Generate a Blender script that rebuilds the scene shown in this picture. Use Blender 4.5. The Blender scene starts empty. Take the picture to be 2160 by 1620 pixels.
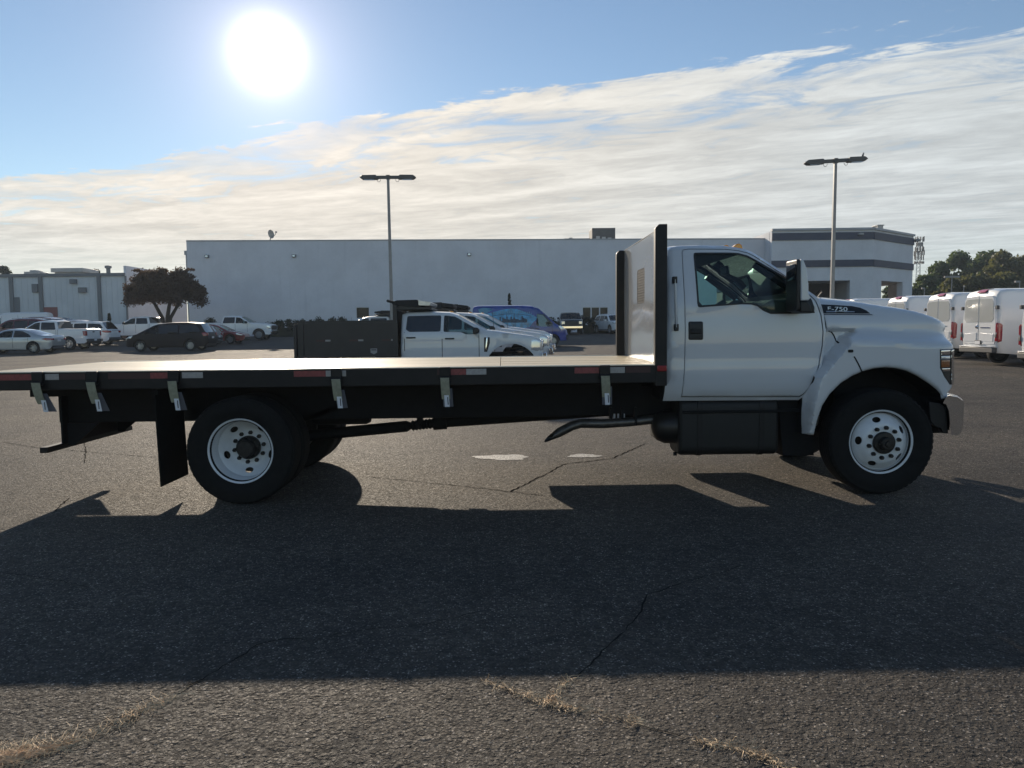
import bpy, bmesh, math, random
import numpy as np
from mathutils import Vector, Matrix
from mathutils.geometry import delaunay_2d_cdt

random.seed(7)
RNG = np.random.default_rng(7)
R = math.radians
SC = bpy.context.scene
COL = SC.collection

# ------------------------------------------------------------------ camera
FPX, CX, CY = 1600.0, 1080.0, 810.0          # focal length and centre in pixels of a 2160 wide frame
CAM = Vector((0, 0, 1.62))
YAW, PITCH, ROLL = math.atan(20 / FPX), math.atan(118 / FPX), 0.0115
fw = Vector((math.sin(YAW) * math.cos(PITCH), math.cos(YAW) * math.cos(PITCH), -math.sin(PITCH)))
rt0 = fw.cross(Vector((0, 0, 1))).normalized()
up0 = rt0.cross(fw)
rt = rt0 * math.cos(ROLL) - up0 * math.sin(ROLL)
up = up0 * math.cos(ROLL) + rt0 * math.sin(ROLL)
cd = bpy.data.cameras.new('camera')
cd.sensor_width = 36
cd.lens = 36 * FPX / 2160
cd.clip_end = 3000
cam = bpy.data.objects.new('camera', cd)
COL.objects.link(cam)
m3 = Matrix((rt, up, -fw)).transposed()
cam.matrix_world = Matrix.Translation(CAM) @ m3.to_4x4()
SC.camera = cam


def ray(px, py):
    return (fw * FPX + rt * (px - CX) + up * (CY - py)).normalized()


def P(px, py, Y):
    d = ray(px, py)
    return CAM + d * (Y / d.y)


def gz(y):
    return 0.0 if y < 12 else 0.0125 * (min(y, 95) - 12) * min(1, (y - 12) / 6 + .2) + .025 * min(12, max(0, y - 52))


def PG(px, py):                              # a pixel on the flat near ground
    d = ray(px, py)
    t = -CAM.z / d.z
    return CAM + d * t


# ------------------------------------------------------------------ sun, sky, exposure
SUN = ray(563, 92)
SUN_EL = math.asin(SUN.z) - R(0.6)
SUN_AZ = math.atan2(SUN.x, SUN.y)
SUN = Vector((math.sin(SUN_AZ) * math.cos(SUN_EL), math.cos(SUN_AZ) * math.cos(SUN_EL), math.sin(SUN_EL)))
ld = bpy.data.lights.new('sun', 'SUN')
ld.energy = 2.4
ld.angle = R(0.5)
ld.color = (1.0, 0.86, 0.68)
sun = bpy.data.objects.new('sun', ld)
COL.objects.link(sun)
sun.rotation_euler = SUN.to_track_quat('Z', 'Y').to_euler()
sun.location = (-20, 60, 40)

SC.view_settings.view_transform = 'Standard'
SC.view_settings.look = 'None'
SC.view_settings.exposure = 1.1
SC.view_settings.gamma = 1
SC.cycles.use_denoising = True
SC.cycles.max_bounces = 8
SC.cycles.transparent_max_bounces = 16


class NT:
    """small helper round a node tree"""
    def __init__(s, tree):
        s.t = tree; s.n = tree.nodes; s.l = tree.links

    def new(s, typ, **kw):
        nd = s.n.new(typ)
        for k, v in kw.items():
            setattr(nd, k, v)
        return nd

    def put(s, sock, v):
        if hasattr(v, 'is_output'):
            s.l.new(v, sock)
        elif isinstance(v, (tuple, list)) and len(v) == 3 and sock.type == 'RGBA':
            sock.default_value = (*v, 1)
        else:
            sock.default_value = v

    def math(s, op, a, b=None, c=None, clamp=False):
        nd = s.new('ShaderNodeMath', operation=op)
        nd.use_clamp = clamp
        s.put(nd.inputs[0], a)
        if b is not None: s.put(nd.inputs[1], b)
        if c is not None: s.put(nd.inputs[2], c)
        return nd.outputs[0]

    def vmath(s, op, a, b=None, out=0):
        nd = s.new('ShaderNodeVectorMath', operation=op)
        s.put(nd.inputs[0], a)
        if b is not None: s.put(nd.inputs[1], b)
        return nd.outputs[out]

    def noise(s, vec, scale, detail=4, rough=.55, dist=0, out='Fac'):
        nd = s.new('ShaderNodeTexNoise')
        s.put(nd.inputs['Vector'], vec)
        nd.inputs['Scale'].default_value = scale
        nd.inputs['Detail'].default_value = detail
        nd.inputs['Roughness'].default_value = rough
        nd.inputs['Distortion'].default_value = dist
        return nd.outputs[out]

    def smooth(s, v, a, b, lo=0., hi=1.):
        nd = s.new('ShaderNodeMapRange', interpolation_type='SMOOTHSTEP')
        s.put(nd.inputs[0], v)
        for i, x in zip((1, 2, 3, 4), (a, b, lo, hi)):
            s.put(nd.inputs[i], x)
        return nd.outputs[0]

    def lin(s, v, a, b, lo=0., hi=1.):
        nd = s.new('ShaderNodeMapRange')
        s.put(nd.inputs[0], v)
        for i, x in zip((1, 2, 3, 4), (a, b, lo, hi)):
            s.put(nd.inputs[i], x)
        return nd.outputs[0]

    def mix(s, f, a, b, blend='MIX'):
        nd = s.new('ShaderNodeMix', data_type='RGBA', blend_type=blend)
        s.put(nd.inputs['Factor'], f)
        s.put(nd.inputs[6], a)
        s.put(nd.inputs[7], b)
        return nd.outputs[2]

    def ramp(s, f, stops):
        nd = s.new('ShaderNodeValToRGB')
        e = nd.color_ramp.elements
        while len(e) < len(stops):
            e.new(.5)
        for el, (p, c) in zip(e, stops):
            el.position = p
            el.color = (*c, 1) if len(c) == 3 else c
        s.put(nd.inputs[0], f)
        return nd.outputs[0]


W = bpy.data.worlds.new('World')
SC.world = W
W.use_nodes = True
w = NT(W.node_tree)
w.n.clear()
sky = w.new('ShaderNodeTexSky', sky_type='NISHITA')
sky.sun_disc = False
sky.sun_elevation = SUN_EL
sky.sun_rotation = SUN_AZ
sky.altitude = 100
sky.air_density = 1.0
sky.dust_density = 0.02
sky.ozone_density = 1.8
SKY_STRENGTH = 0.053
skyc = w.vmath('SCALE', sky.outputs[0])
skyc.node.inputs['Scale'].default_value = SKY_STRENGTH
tc = w.new('ShaderNodeTexCoord')
dr = w.vmath('NORMALIZE', tc.outputs['Generated'])
sep = w.new('ShaderNodeSeparateXYZ')
w.l.new(dr, sep.inputs[0])
zz = w.math('MAXIMUM', sep.outputs[2], 0.035)
u_ = w.math('DIVIDE', sep.outputs[0], zz)
v_ = w.math('DIVIDE', sep.outputs[1], zz)
# edge of the cloud bank: a straight line on the cloud plane
A_, B_ = ray(0, 404), ray(2160, 70)
a2 = Vector((A_.x / A_.z, A_.y / A_.z)); b2 = Vector((B_.x / B_.z, B_.y / B_.z))
ed = (b2 - a2).normalized(); en = Vector((-ed.y, ed.x))
if en.y < 0: en = -en
c0 = en.dot(a2) - .22
s_ = w.math('SUBTRACT', w.math('ADD', w.math('MULTIPLY', u_, en.x), w.math('MULTIPLY', v_, en.y)), c0)
t_ = w.math('ADD', w.math('MULTIPLY', u_, ed.x), w.math('MULTIPLY', v_, ed.y))
cv = w.new('ShaderNodeCombineXYZ')
w.put(cv.inputs[0], w.math('MULTIPLY', t_, .55))
w.put(cv.inputs[1], s_)
n1 = w.noise(cv.outputs[0], 0.75, 4, .6, .4)
n2 = w.noise(cv.outputs[0], 3.0, 9, .66, .9)
n4 = w.noise(cv.outputs[0], 9.0, 7, .7, .6)
cv2 = w.new('ShaderNodeCombineXYZ')
w.put(cv2.inputs[0], w.math('MULTIPLY', t_, .34))
w.put(cv2.inputs[1], w.math('ADD', w.math('MULTIPLY', s_, .8), w.math('MULTIPLY', n1, 1.2)))
w.put(cv2.inputs[2], 4.7)
n3 = w.noise(cv2.outputs[0], 2.1, 5, .55, .2)
edge = w.math('ADD', s_, w.math('ADD', w.math('MULTIPLY', w.math('SUBTRACT', n1, .5), 1.5),
                                w.math('ADD', w.math('MULTIPLY', w.math('SUBTRACT', n2, .5), 1.25), w.math('MULTIPLY', w.math('SUBTRACT', n4, .5), .55))))
cov = w.smooth(edge, -.02, .15)
thin = w.math('ADD', w.smooth(n3, .30, .60, .66, 1.0), w.smooth(s_, .3, 2.2, -.12, .12))
thin = w.math('MULTIPLY', thin, w.math('ADD', w.smooth(n2, .32, .56, 0., 1.05), w.smooth(s_, .25, 1.6, .12, .82)), clamp=True)
dens = w.math('MULTIPLY', cov, thin, clamp=True)
dens = w.math('MULTIPLY', dens, w.smooth(sep.outputs[2], .015, .13, .6, .97))
cosg = w.vmath('DOT_PRODUCT', dr, (SUN.x, SUN.y, SUN.z), out=1)
gam = w.math('ARCCOSINE', w.math('MINIMUM', cosg, 1.0))
near = w.smooth(gam, .12, .85, 1, 0)
shade = w.math('MULTIPLY', w.smooth(n3, .35, .7, .86, 1.10), w.math('MULTIPLY', w.smooth(n2, .3, .7, .90, 1.10), w.smooth(n4, .3, .7, .95, 1.05)))
ccol = w.vmath('SCALE', (0, 0, 0))
ccol_n = ccol.node
w.l.new(w.mix(near, (.315, .332, .335), (.40, .37, .325)), ccol_n.inputs[0])
w.put(ccol_n.inputs['Scale'], shade)
body = w.mix(dens, skyc, ccol)
# bright sky close round the sun (the disc itself is the sun lamp)
g1 = w.math('POWER', 2.718, w.math('MULTIPLY', w.math('POWER', w.math('DIVIDE', gam, R(1.6)), 2.0), -1))
g2 = w.math('POWER', 2.718, w.math('DIVIDE', gam, -R(3.0)))
gl2 = w.vmath('SCALE', (.42, .35, .34)); w.put(gl2.node.inputs['Scale'], g2)
gl1 = w.vmath('SCALE', (1.1, 1.05, .98)); w.put(gl1.node.inputs['Scale'], g1)
g3 = w.math('POWER', 2.718, w.math('DIVIDE', gam, -R(8)))
gl3 = w.vmath('SCALE', (.055, .04, .03)); w.put(gl3.node.inputs['Scale'], g3)
tot = w.vmath('ADD', w.vmath('ADD', body, gl3), w.vmath('ADD', gl1, gl2))
bg = w.new('ShaderNodeBackground')
w.l.new(tot, bg.inputs[0])
bg.inputs[1].default_value = 1.0
wo = w.new('ShaderNodeOutputWorld')
w.l.new(bg.outputs[0], wo.inputs[0])

# ------------------------------------------------------------------ materials
MATS = {}


def mat(name, col, rough=.5, metal=0., coat=0., vary=0., vscale=6., bump=0., bscale=40., spec=.5, dirt=None, sheen=0):
    if name in MATS:
        return MATS[name]
    m = bpy.data.materials.new(name)
    m.use_nodes = True
    t = NT(m.node_tree)
    b = t.n['Principled BSDF']
    b.inputs['Roughness'].default_value = rough
    b.inputs['Metallic'].default_value = metal
    b.inputs['Coat Weight'].default_value = coat
    b.inputs['Coat Roughness'].default_value = .04
    b.inputs['Specular IOR Level'].default_value = spec
    o = t.new('ShaderNodeTexCoord').outputs['Object']
    c = col
    if vary:
        n = t.noise(o, vscale, 5, .6)
        c = t.mix(t.smooth(n, .3, .7), tuple(x * (1 - vary) for x in col), tuple(min(1, x * (1 + vary)) for x in col))
    if dirt:                                             # dust that settles low on the bodywork
        dc, z0, z1, amt = dirt
        z = t.new('ShaderNodeSeparateXYZ'); t.l.new(o, z.inputs[0])
        f = t.math('MULTIPLY', t.smooth(z.outputs[2], z0, z1, amt, 0), t.smooth(t.noise(o, 7, 6, .65), .3, .7, .4, 1))
        c = t.mix(f, c, dc)
        t.put(b.inputs['Roughness'], t.math('ADD', t.math('MULTIPLY', f, .4), rough))
    t.put(b.inputs['Base Color'], c)
    if bump:
        bn = t.new('ShaderNodeBump')
        bn.inputs['Strength'].default_value = bump
        bn.inputs['Distance'].default_value = .01
        t.l.new(t.noise(o, bscale, 5, .6), bn.inputs['Height'])
        t.l.new(bn.outputs[0], b.inputs['Normal'])
    MATS[name] = m
    return m


def glass(name, tint, refl=1.0):
    if name in MATS:
        return MATS[name]
    m = bpy.data.materials.new(name)
    m.use_nodes = True
    t = NT(m.node_tree)
    t.n.remove(t.n['Principled BSDF'])
    tr = t.new('ShaderNodeBsdfTransparent'); tr.inputs[0].default_value = (*tint, 1)
    gl = t.new('ShaderNodeBsdfGlossy'); gl.inputs['Roughness'].default_value = .015
    fr = t.new('ShaderNodeFresnel'); fr.inputs[0].default_value = 1.5
    mx = t.new('ShaderNodeMixShader')
    t.put(mx.inputs[0], t.math('MULTIPLY', fr.outputs[0], refl, clamp=True))
    t.l.new(tr.outputs[0], mx.inputs[1]); t.l.new(gl.outputs[0], mx.inputs[2])
    t.l.new(mx.outputs[0], t.n['Material Output'].inputs[0])
    MATS[name] = m
    return m


DIRT = ((.30, .26, .21), .0, .75, .35)
DIRTD = ((.12, .10, .09), .0, .5, .08)
M_WHITE = mat('white_truck_paint', (.64, .65, .67), .30, coat=.8, vary=.02, vscale=2, dirt=((.30, .26, .21), .55, 1.15, .5))
M_CARW = mat('white_car_paint', (.80, .80, .80), .3, coat=.8, dirt=DIRT)
M_SILVER = mat('silver_car_paint', (.52, .54, .55), .28, metal=.45, coat=.8, dirt=DIRT)
M_GREYW = mat('pale_grey_truck_paint', (.70, .71, .72), .28, coat=.9, dirt=DIRT)
M_MAROON = mat('dark_red_paint', (.11, .012, .016), .25, coat=1, dirt=DIRTD)
M_RED = mat('red_car_paint', (.20, .015, .015), .25, coat=1, dirt=DIRTD)
M_DARK = mat('dark_plum_paint', (.010, .008, .011), .4, coat=0., spec=.25, dirt=DIRTD)
M_NAVYC = mat('dark_blue_paint', (.012, .018, .035), .22, coat=1, dirt=DIRTD)
M_BLACKC = mat('black_car_paint', (.012, .012, .013), .25, coat=1, dirt=DIRTD)
M_STEELBLK = mat('black_steel', (.009, .008, .009), .5, spec=.35, vary=.25, vscale=9, bump=.05, bscale=60)
M_CHASSIS = mat('chassis_black', (.005, .005, .006), .7, spec=.25, vary=.3, vscale=12, bump=.1)
M_PLASTIC = mat('black_plastic', (.012, .012, .013), .45, bump=.08, bscale=300)
M_RUBBER = mat('tyre_rubber', (.008, .008, .008), .8, spec=.25, vary=.25, vscale=14, bump=.12, bscale=90)
M_CHROME = mat('chrome', (.82, .82, .83), .07, metal=1, vary=.03)
M_ALU = mat('brushed_metal', (.50, .50, .50), .3, metal=.9, vary=.1)
M_WHEELW = mat('white_wheel_paint', (.74, .75, .76), .38, coat=.3, vary=.05, vscale=10, bump=.03)
M_HUB = mat('hub_iron', (.030, .026, .023), .55, metal=.4, vary=.4, vscale=25, bump=.2, bscale=80)
M_INT = mat('cab_trim', (.055, .055, .056), .7)
M_SEAT = mat('seat_cloth', (.05, .05, .055), .9, bump=.2, bscale=200)
M_DASH = mat('dashboard', (.10, .10, .09), .45)
M_AMBER = mat('amber_lens', (1.0, .36, .01), .2, coat=.6)
M_REDL = mat('red_lens', (.30, .014, .020), .12, coat=1)
M_CLEARL = mat('lamp_lens', (.62, .65, .68), .1, metal=.5, coat=1)
M_REDTAPE = mat('red_reflective_tape', (.24, .040, .045), .35, vary=.2, vscale=40)
M_WTAPE = mat('white_reflective_tape', (.36, .34, .33), .35, vary=.12, vscale=40)
M_WEB = mat('yellow_webbing', (.29, .275, .19), .8, vary=.15, vscale=30, bump=.3, bscale=250)
M_WEBD = mat('grey_webbing', (.14, .14, .16), .8, bump=.3, bscale=250)
M_TAG = mat('white_tag', (.72, .72, .74), .6)
M_INK = mat('black_ink', (.02, .02, .03), .6)
M_GLASS = glass('tinted_cab_glass', (.60, .80, .76), 1.0)
M_CGLASS = glass('clear_car_glass', (.55, .68, .66), 1.1)
M_DGLASS = mat('privacy_glass', (.010, .012, .014), .04, coat=.5)
M_MIRROR = mat('mirror_glass', (.7, .72, .74), .03, metal=1)

# ------------------------------------------------------------------ mesh helpers


class MB:
    def __init__(s):
        s.v = []; s.f = []

    def add(s, vs, fs):
        o = len(s.v)
        s.v += [tuple(x) for x in vs]
        s.f += [tuple(i + o for i in q) for q in fs]
        return s

    def box(s, x0, x1, y0, y1, z0, z1, M=None):
        vs = [(x, y, z) for z in (z0, z1) for y in (y0, y1) for x in (x0, x1)]
        if M is not None: vs = [M @ Vector(q) for q in vs]
        return s.add(vs, [(0, 2, 3, 1), (4, 5, 7, 6), (0, 1, 5, 4), (2, 6, 7, 3), (0, 4, 6, 2), (1, 3, 7, 5)])

    def prism(s, poly, a, b, axis='y', M=None):
        n = len(poly)
        f = {'y': lambda p, t: (p[0], t, p[1]), 'x': lambda p, t: (t, p[0], p[1]), 'z': lambda p, t: (p[0], p[1], t)}[axis]
        vs = [f(p, a) for p in poly] + [f(p, b) for p in poly]
        if M is not None: vs = [M @ Vector(q) for q in vs]
        return s.add(vs, [tuple(range(n)), tuple(range(2 * n - 1, n - 1, -1))] +
                     [(i, i + n, (i + 1) % n + n, (i + 1) % n) for i in range(n)])

    def tube(s, pts, r, n=10, cap=True):
        pts = [Vector(p) for p in pts]
        rs = r if isinstance(r, (list, tuple)) else [r] * len(pts)
        d0 = (pts[1] - pts[0]).normalized()
        a = d0.orthogonal().normalized()
        vs = []
        for i, p in enumerate(pts):
            d = (pts[min(i + 1, len(pts) - 1)] - pts[max(i - 1, 0)]).normalized()
            a = (a - d * a.dot(d)).normalized()
            b = d.cross(a)
            for k in range(n):
                t = 2 * math.pi * k / n
                vs.append(p + (a * math.cos(t) + b * math.sin(t)) * rs[i])
        fs = []
        for i in range(len(pts) - 1):
            for k in range(n):
                fs.append((i * n + k, i * n + (k + 1) % n, (i + 1) * n + (k + 1) % n, (i + 1) * n + k))
        if cap:
            fs.append(tuple(range(n - 1, -1, -1)))
            fs.append(tuple((len(pts) - 1) * n + k for k in range(n)))
        return s.add(vs, fs)

    def lathe(s, prof, n=40, c=(0, 0, 0), axis='y', closed=False):
        vs = []
        for r_, a in prof:
            for k in range(n):
                t = 2 * math.pi * k / n
                q = (r_ * math.cos(t), a, r_ * math.sin(t)) if axis == 'y' else (
                    (a, r_ * math.cos(t), r_ * math.sin(t)) if axis == 'x' else (r_ * math.cos(t), r_ * math.sin(t), a))
                vs.append((q[0] + c[0], q[1] + c[1], q[2] + c[2]))
        fs = []
        m = len(prof)
        for i in range(m if closed else m - 1):
            j = (i + 1) % m
            for k in range(n):
                fs.append((i * n + k, i * n + (k + 1) % n, j * n + (k + 1) % n, j * n + k))
        return s.add(vs, fs)

    def grid(s, rows, flip=False):
        n = len(rows[0])
        vs = [q for r_ in rows for q in r_]
        fs = [(i * n + k, i * n + k + 1, (i + 1) * n + k + 1, (i + 1) * n + k) for i in range(len(rows) - 1) for k in range(n - 1)]
        return s.add(vs, fs)

    def build(s, name, m, parent=None, world=False, bevel=0, smooth=None, loc=None, seg=2, recalc=True):
        me = bpy.data.meshes.new(name)
        me.from_pydata(s.v, [], s.f)
        me.validate()
        if recalc:
            bm = bmesh.new(); bm.from_mesh(me)
            bmesh.ops.recalc_face_normals(bm, faces=bm.faces)
            bm.to_mesh(me); bm.free()
        me.materials.append(m)
        return link(name, me, parent, world, bevel, smooth, loc, seg)


def link(name, me, parent=None, world=False, bevel=0, smooth=None, loc=None, seg=2):
    o = bpy.data.objects.new(name, me)
    COL.objects.link(o)
    if loc: o.location = loc
    if parent is not None:
        o.parent = parent
        if world and parent.type == 'EMPTY':
            o.matrix_parent_inverse = Matrix.Translation(-Vector(parent.location))
    if bevel:
        b = o.modifiers.new('bevel', 'BEVEL')
        b.width = bevel; b.segments = seg; b.limit_method = 'ANGLE'; b.angle_limit = R(35)
        b.harden_normals = False
        if smooth is None: smooth = 50
    if smooth:
        me.polygons.foreach_set('use_smooth', [True] * len(me.polygons))
        me.set_sharp_from_angle(angle=R(smooth))
    return o


def tag(o, label=None, cat=None, group=None, kind=None):
    if label: o['label'] = label
    if cat: o['category'] = cat
    if group: o['group'] = group
    if kind: o['kind'] = kind
    return o


def empty(name, loc=(0, 0, 0), rz=0, parent=None):
    o = bpy.data.objects.new(name, None)
    o.empty_display_size = .2
    COL.objects.link(o)
    o.location = loc
    o.rotation_euler = (0, 0, rz)
    if parent is not None: o.parent = parent
    return o


def copy_tree(o, parent=None):
    c = o.copy()
    COL.objects.link(c)
    if parent is not None:
        mi = o.matrix_parent_inverse.copy()
        c.parent = parent
        c.matrix_parent_inverse = mi
    for ch in list(o.children):
        copy_tree(ch, c)
    return c


# ---- 2d outlines
def rpoly(pts, n=5):
    """polygon with rounded corners: each point (x, z[, radius[, tag]]) -> list of (x, z, tag)"""
    out = []
    N = len(pts)
    for i, p in enumerate(pts):
        r_ = p[2] if len(p) > 2 else 0
        tg = p[3] if len(p) > 3 else 'b'
        a = Vector(pts[i - 1][:2]); b = Vector(p[:2]); c = Vector(pts[(i + 1) % N][:2])
        d1, d2 = (a - b), (c - b)
        l1, l2 = d1.length, d2.length
        if r_ <= 0 or l1 < 1e-6 or l2 < 1e-6:
            out.append((b.x, b.y, tg)); continue
        d1.normalize(); d2.normalize()
        ang = math.acos(max(-1, min(1, d1.dot(d2))))
        if ang > 3.1:
            out.append((b.x, b.y, tg)); continue
        t = min(r_ / math.tan(ang / 2), l1 * .48, l2 * .48)
        p1, p2 = b + d1 * t, b + d2 * t
        ptag = pts[i - 1][3] if len(pts[i - 1]) > 3 else 'b'
        for k in range(n + 1):
            s = k / n
            q = p1 * (1 - s) ** 2 + b * 2 * s * (1 - s) + p2 * s * s
            out.append((q.x, q.y, tg if k == n else ('b' if (ptag == 'b' or tg == 'b') else tg)))
    return out


def densify(pl, mx):
    out = []
    N = len(pl)
    for i, p in enumerate(pl):
        q = pl[(i + 1) % N]
        tg = p[2] if len(p) > 2 else 'b'
        d = math.hypot(q[0] - p[0], q[1] - p[1])
        k = max(1, int(math.ceil(d / mx)))
        for j in range(k):
            s = j / k
            out.append((p[0] + (q[0] - p[0]) * s, p[1] + (q[1] - p[1]) * s, tg))
    return out


def inside(poly, X, Z):
    px = np.array([p[0] for p in poly]); pz = np.array([p[1] for p in poly])
    qx = np.roll(px, -1); qz = np.roll(pz, -1)
    X = np.atleast_1d(X)[:, None]; Z = np.atleast_1d(Z)[:, None]
    cond = (pz[None] > Z) != (qz[None] > Z)
    with np.errstate(divide='ignore', invalid='ignore'):
        xi = (qx - px)[None] * (Z - pz[None]) / np.where((qz - pz) == 0, 1e-12, (qz - pz))[None] + px[None]
    return (np.sum(cond & (X < xi), axis=1) % 2) == 1


def segdist(poly, X, Z):
    """distance of points to each segment -> (npts, nseg)"""
    p = np.array([[q[0], q[1]] for q in poly]); q = np.roll(p, -1, axis=0)
    d = q - p
    L2 = np.maximum((d ** 2).sum(1), 1e-12)
    w_ = np.stack([np.atleast_1d(X), np.atleast_1d(Z)], 1)[:, None] - p[None]
    t = np.clip((w_ * d[None]).sum(2) / L2[None], 0, 1)
    r_ = w_ - t[..., None] * d[None]
    return np.sqrt((r_ ** 2).sum(2))


def inset(poly, d):
    """move a ccw outline inward by d"""
    N = len(poly); out = []
    for i in range(N):
        a = Vector(poly[i - 1][:2]); b = Vector(poly[i][:2]); c = Vector(poly[(i + 1) % N][:2])
        e1 = (b - a); e2 = (c - b)
        if e1.length < 1e-7: e1 = e2
        if e2.length < 1e-7: e2 = e1
        e1.normalize(); e2.normalize()
        n1 = Vector((-e1.y, e1.x)); n2 = Vector((-e2.y, e2.x))
        nn = n1 + n2
        if nn.length < 1e-4: nn = n1
        nn.normalize()
        k = d / max(.35, nn.dot(n1))
        q = b + nn * k
        out.append((q.x, q.y, poly[i][2] if len(poly[i]) > 2 else 'b'))
    return out


def area(poly):
    return sum(poly[i - 1][0] * poly[i][1] - poly[i][0] * poly[i - 1][1] for i in range(len(poly))) / 2


def ccw(poly):
    if area(poly) > 0: return list(poly)
    q = list(reversed(poly))
    if len(q[0]) > 2:                                    # tags belong to the segment that follows
        tg = [p[2] for p in q]; tg = tg[1:] + tg[:1]
        q = [(p[0], p[1], t) for p, t in zip(q, tg)]
    return q


def cdt(outer, holes, sp, extra=()):
    pts = [(p[0], p[1]) for p in outer]
    edges = [(i, (i + 1) % len(pts)) for i in range(len(pts))]
    hidx = []
    for h in holes:
        o = len(pts)
        pts += [(p[0], p[1]) for p in h]
        edges += [(o + i, o + (i + 1) % len(h)) for i in range(len(h))]
        hidx.append((o, len(h)))
    xs = [p[0] for p in outer]; zs = [p[1] for p in outer]
    gx = np.arange(min(xs) + sp * .5, max(xs), sp); gzz = np.arange(min(zs) + sp * .5, max(zs), sp)
    cand = [(x + (sp * .5 if j % 2 else 0), z) for j, z in enumerate(gzz) for x in gx] + list(extra)
    if cand:
        A = np.array(cand)
        ok = inside(outer, A[:, 0], A[:, 1])
        mind = segdist(outer, A[:, 0], A[:, 1]).min(1)
        lim = np.full(len(A), sp * .3)
        ne = len(extra)
        if ne: lim[-ne:] = 1e-4
        ok &= mind > lim
        for h in holes:
            ok &= ~inside(h, A[:, 0], A[:, 1])
            ok &= segdist(h, A[:, 0], A[:, 1]).min(1) > np.minimum(lim, sp * .3)
        pts += [tuple(a) for a in A[ok]]
    vo, _, fo, ov, _, _ = delaunay_2d_cdt([Vector(p) for p in pts], edges, [], 0, 1e-6)
    mp = {}
    for i, l in enumerate(ov):
        for k in l: mp[k] = i
    V = np.array([[v.x, v.y] for v in vo])
    T = np.array([list(f)[:3] for f in fo])
    c = V[T].mean(1)
    ok = inside(outer, c[:, 0], c[:, 1])
    for h in holes:
        ok &= ~inside(h, c[:, 0], c[:, 1])
    return V, T[ok], [mp[i] for i in range(len(outer))], [[mp[o + i] for i in range(n)] for o, n in hidx]


def side_y(outer, V, hwf, rad):
    """half width with a rolled edge along the outline; rad: tag -> radius"""
    hw = np.array([hwf(x, z) for x, z in V])
    rs = np.array([rad.get(p[2], 0.0) for p in outer])
    if rs.max() > 0:
        k = rs > 0
        D = segdist(outer, V[:, 0], V[:, 1])[:, k]
        u = np.clip(1 - D / rs[k][None], 0, 1)
        drop = (rs[k][None] * (1 - np.sqrt(np.clip(1 - u * u, 0, 1)))).max(1)
        hw = hw - drop
    return hw


def rings(outer, rad):
    ex = []
    for f in (.08, .3, .62, 1.0):
        cache = {}
        for i, b in enumerate(outer):
            r_ = rad.get(b[2], 0)
            if r_ <= 0: continue
            if r_ not in cache: cache[r_] = inset(outer, r_ * f)
            ex.append(cache[r_][i][:2])
    if not ex: return ex
    A = np.array(ex)
    return [tuple(a) for a in A]


def shell(name, outline, hwf, holes, parent, m, sp=.12, rad=None, cols=9, crown=None, world=False, yc=0,
          mats=None, names=None, dense=None, sides=(-1, 1), extra=()):
    """a hollow body: two side skins (with openings) joined round the outline by strips.
    segments are tagged: b body, g glass, u underside, k dark; each tag other than b becomes a part of its own"""
    rad = rad or {'b': .05, 'g': .04}
    outl = densify(ccw(outline), dense or sp * 1.3)
    hl = [ccw(densify(h, sp)) for h in holes]
    V, T, oi, hi = cdt(outl, hl, sp, rings(outl, rad) + list(extra))
    hw = side_y(outl, V, hwf, rad)
    mb = MB()
    n = len(V)
    base = {}
    for s in sides:
        base[s] = len(mb.v)
        mb.add([(V[i, 0], yc + s * hw[i], V[i, 1]) for i in range(n)], [tuple(t) if s < 0 else tuple(t[::-1]) for t in T])
    ts = np.linspace(-1, 1, cols)
    crown = crown or (lambda x, z: 0)
    oth = {}
    colv = []
    for k, i in enumerate(oi):
        x, z = V[i]; h = hw[i]; c = crown(x, z)
        colv.append([(x, yc + h * t, z + c * (1 - abs(t) ** 2.2)) for t in ts])
    N = len(oi)
    for k in range(N):
        tg = outl[k][2]
        a, b = colv[k], colv[(k + 1) % N]
        if tg == 'n': continue
        tgt = mb if tg in 'bc' else oth.setdefault(tg, MB())
        for j in range(cols - 1):
            tgt.add([a[j], a[j + 1], b[j + 1], b[j]], [(0, 1, 2, 3)])
    out = {}

    def fin(mbx, nm, mm, par, wl):
        me = bpy.data.meshes.new(nm)
        me.from_pydata(mbx.v, [], mbx.f)
        bm = bmesh.new(); bm.from_mesh(me)
        bmesh.ops.remove_doubles(bm, verts=bm.verts, dist=1e-5)
        bmesh.ops.recalc_face_normals(bm, faces=bm.faces)
        bm.to_mesh(me); bm.free()
        me.materials.append(mm)
        return link(nm, me, par, wl, 0, 42)
    out['b'] = fin(mb, name, m, parent, world)
    for tg, mbx in oth.items():
        out[tg] = fin(mbx, (names or {}).get(tg, 'panel'), (mats or {}).get(tg, M_CHASSIS), parent, world)
    out['hw'] = hwf
    return out


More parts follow.
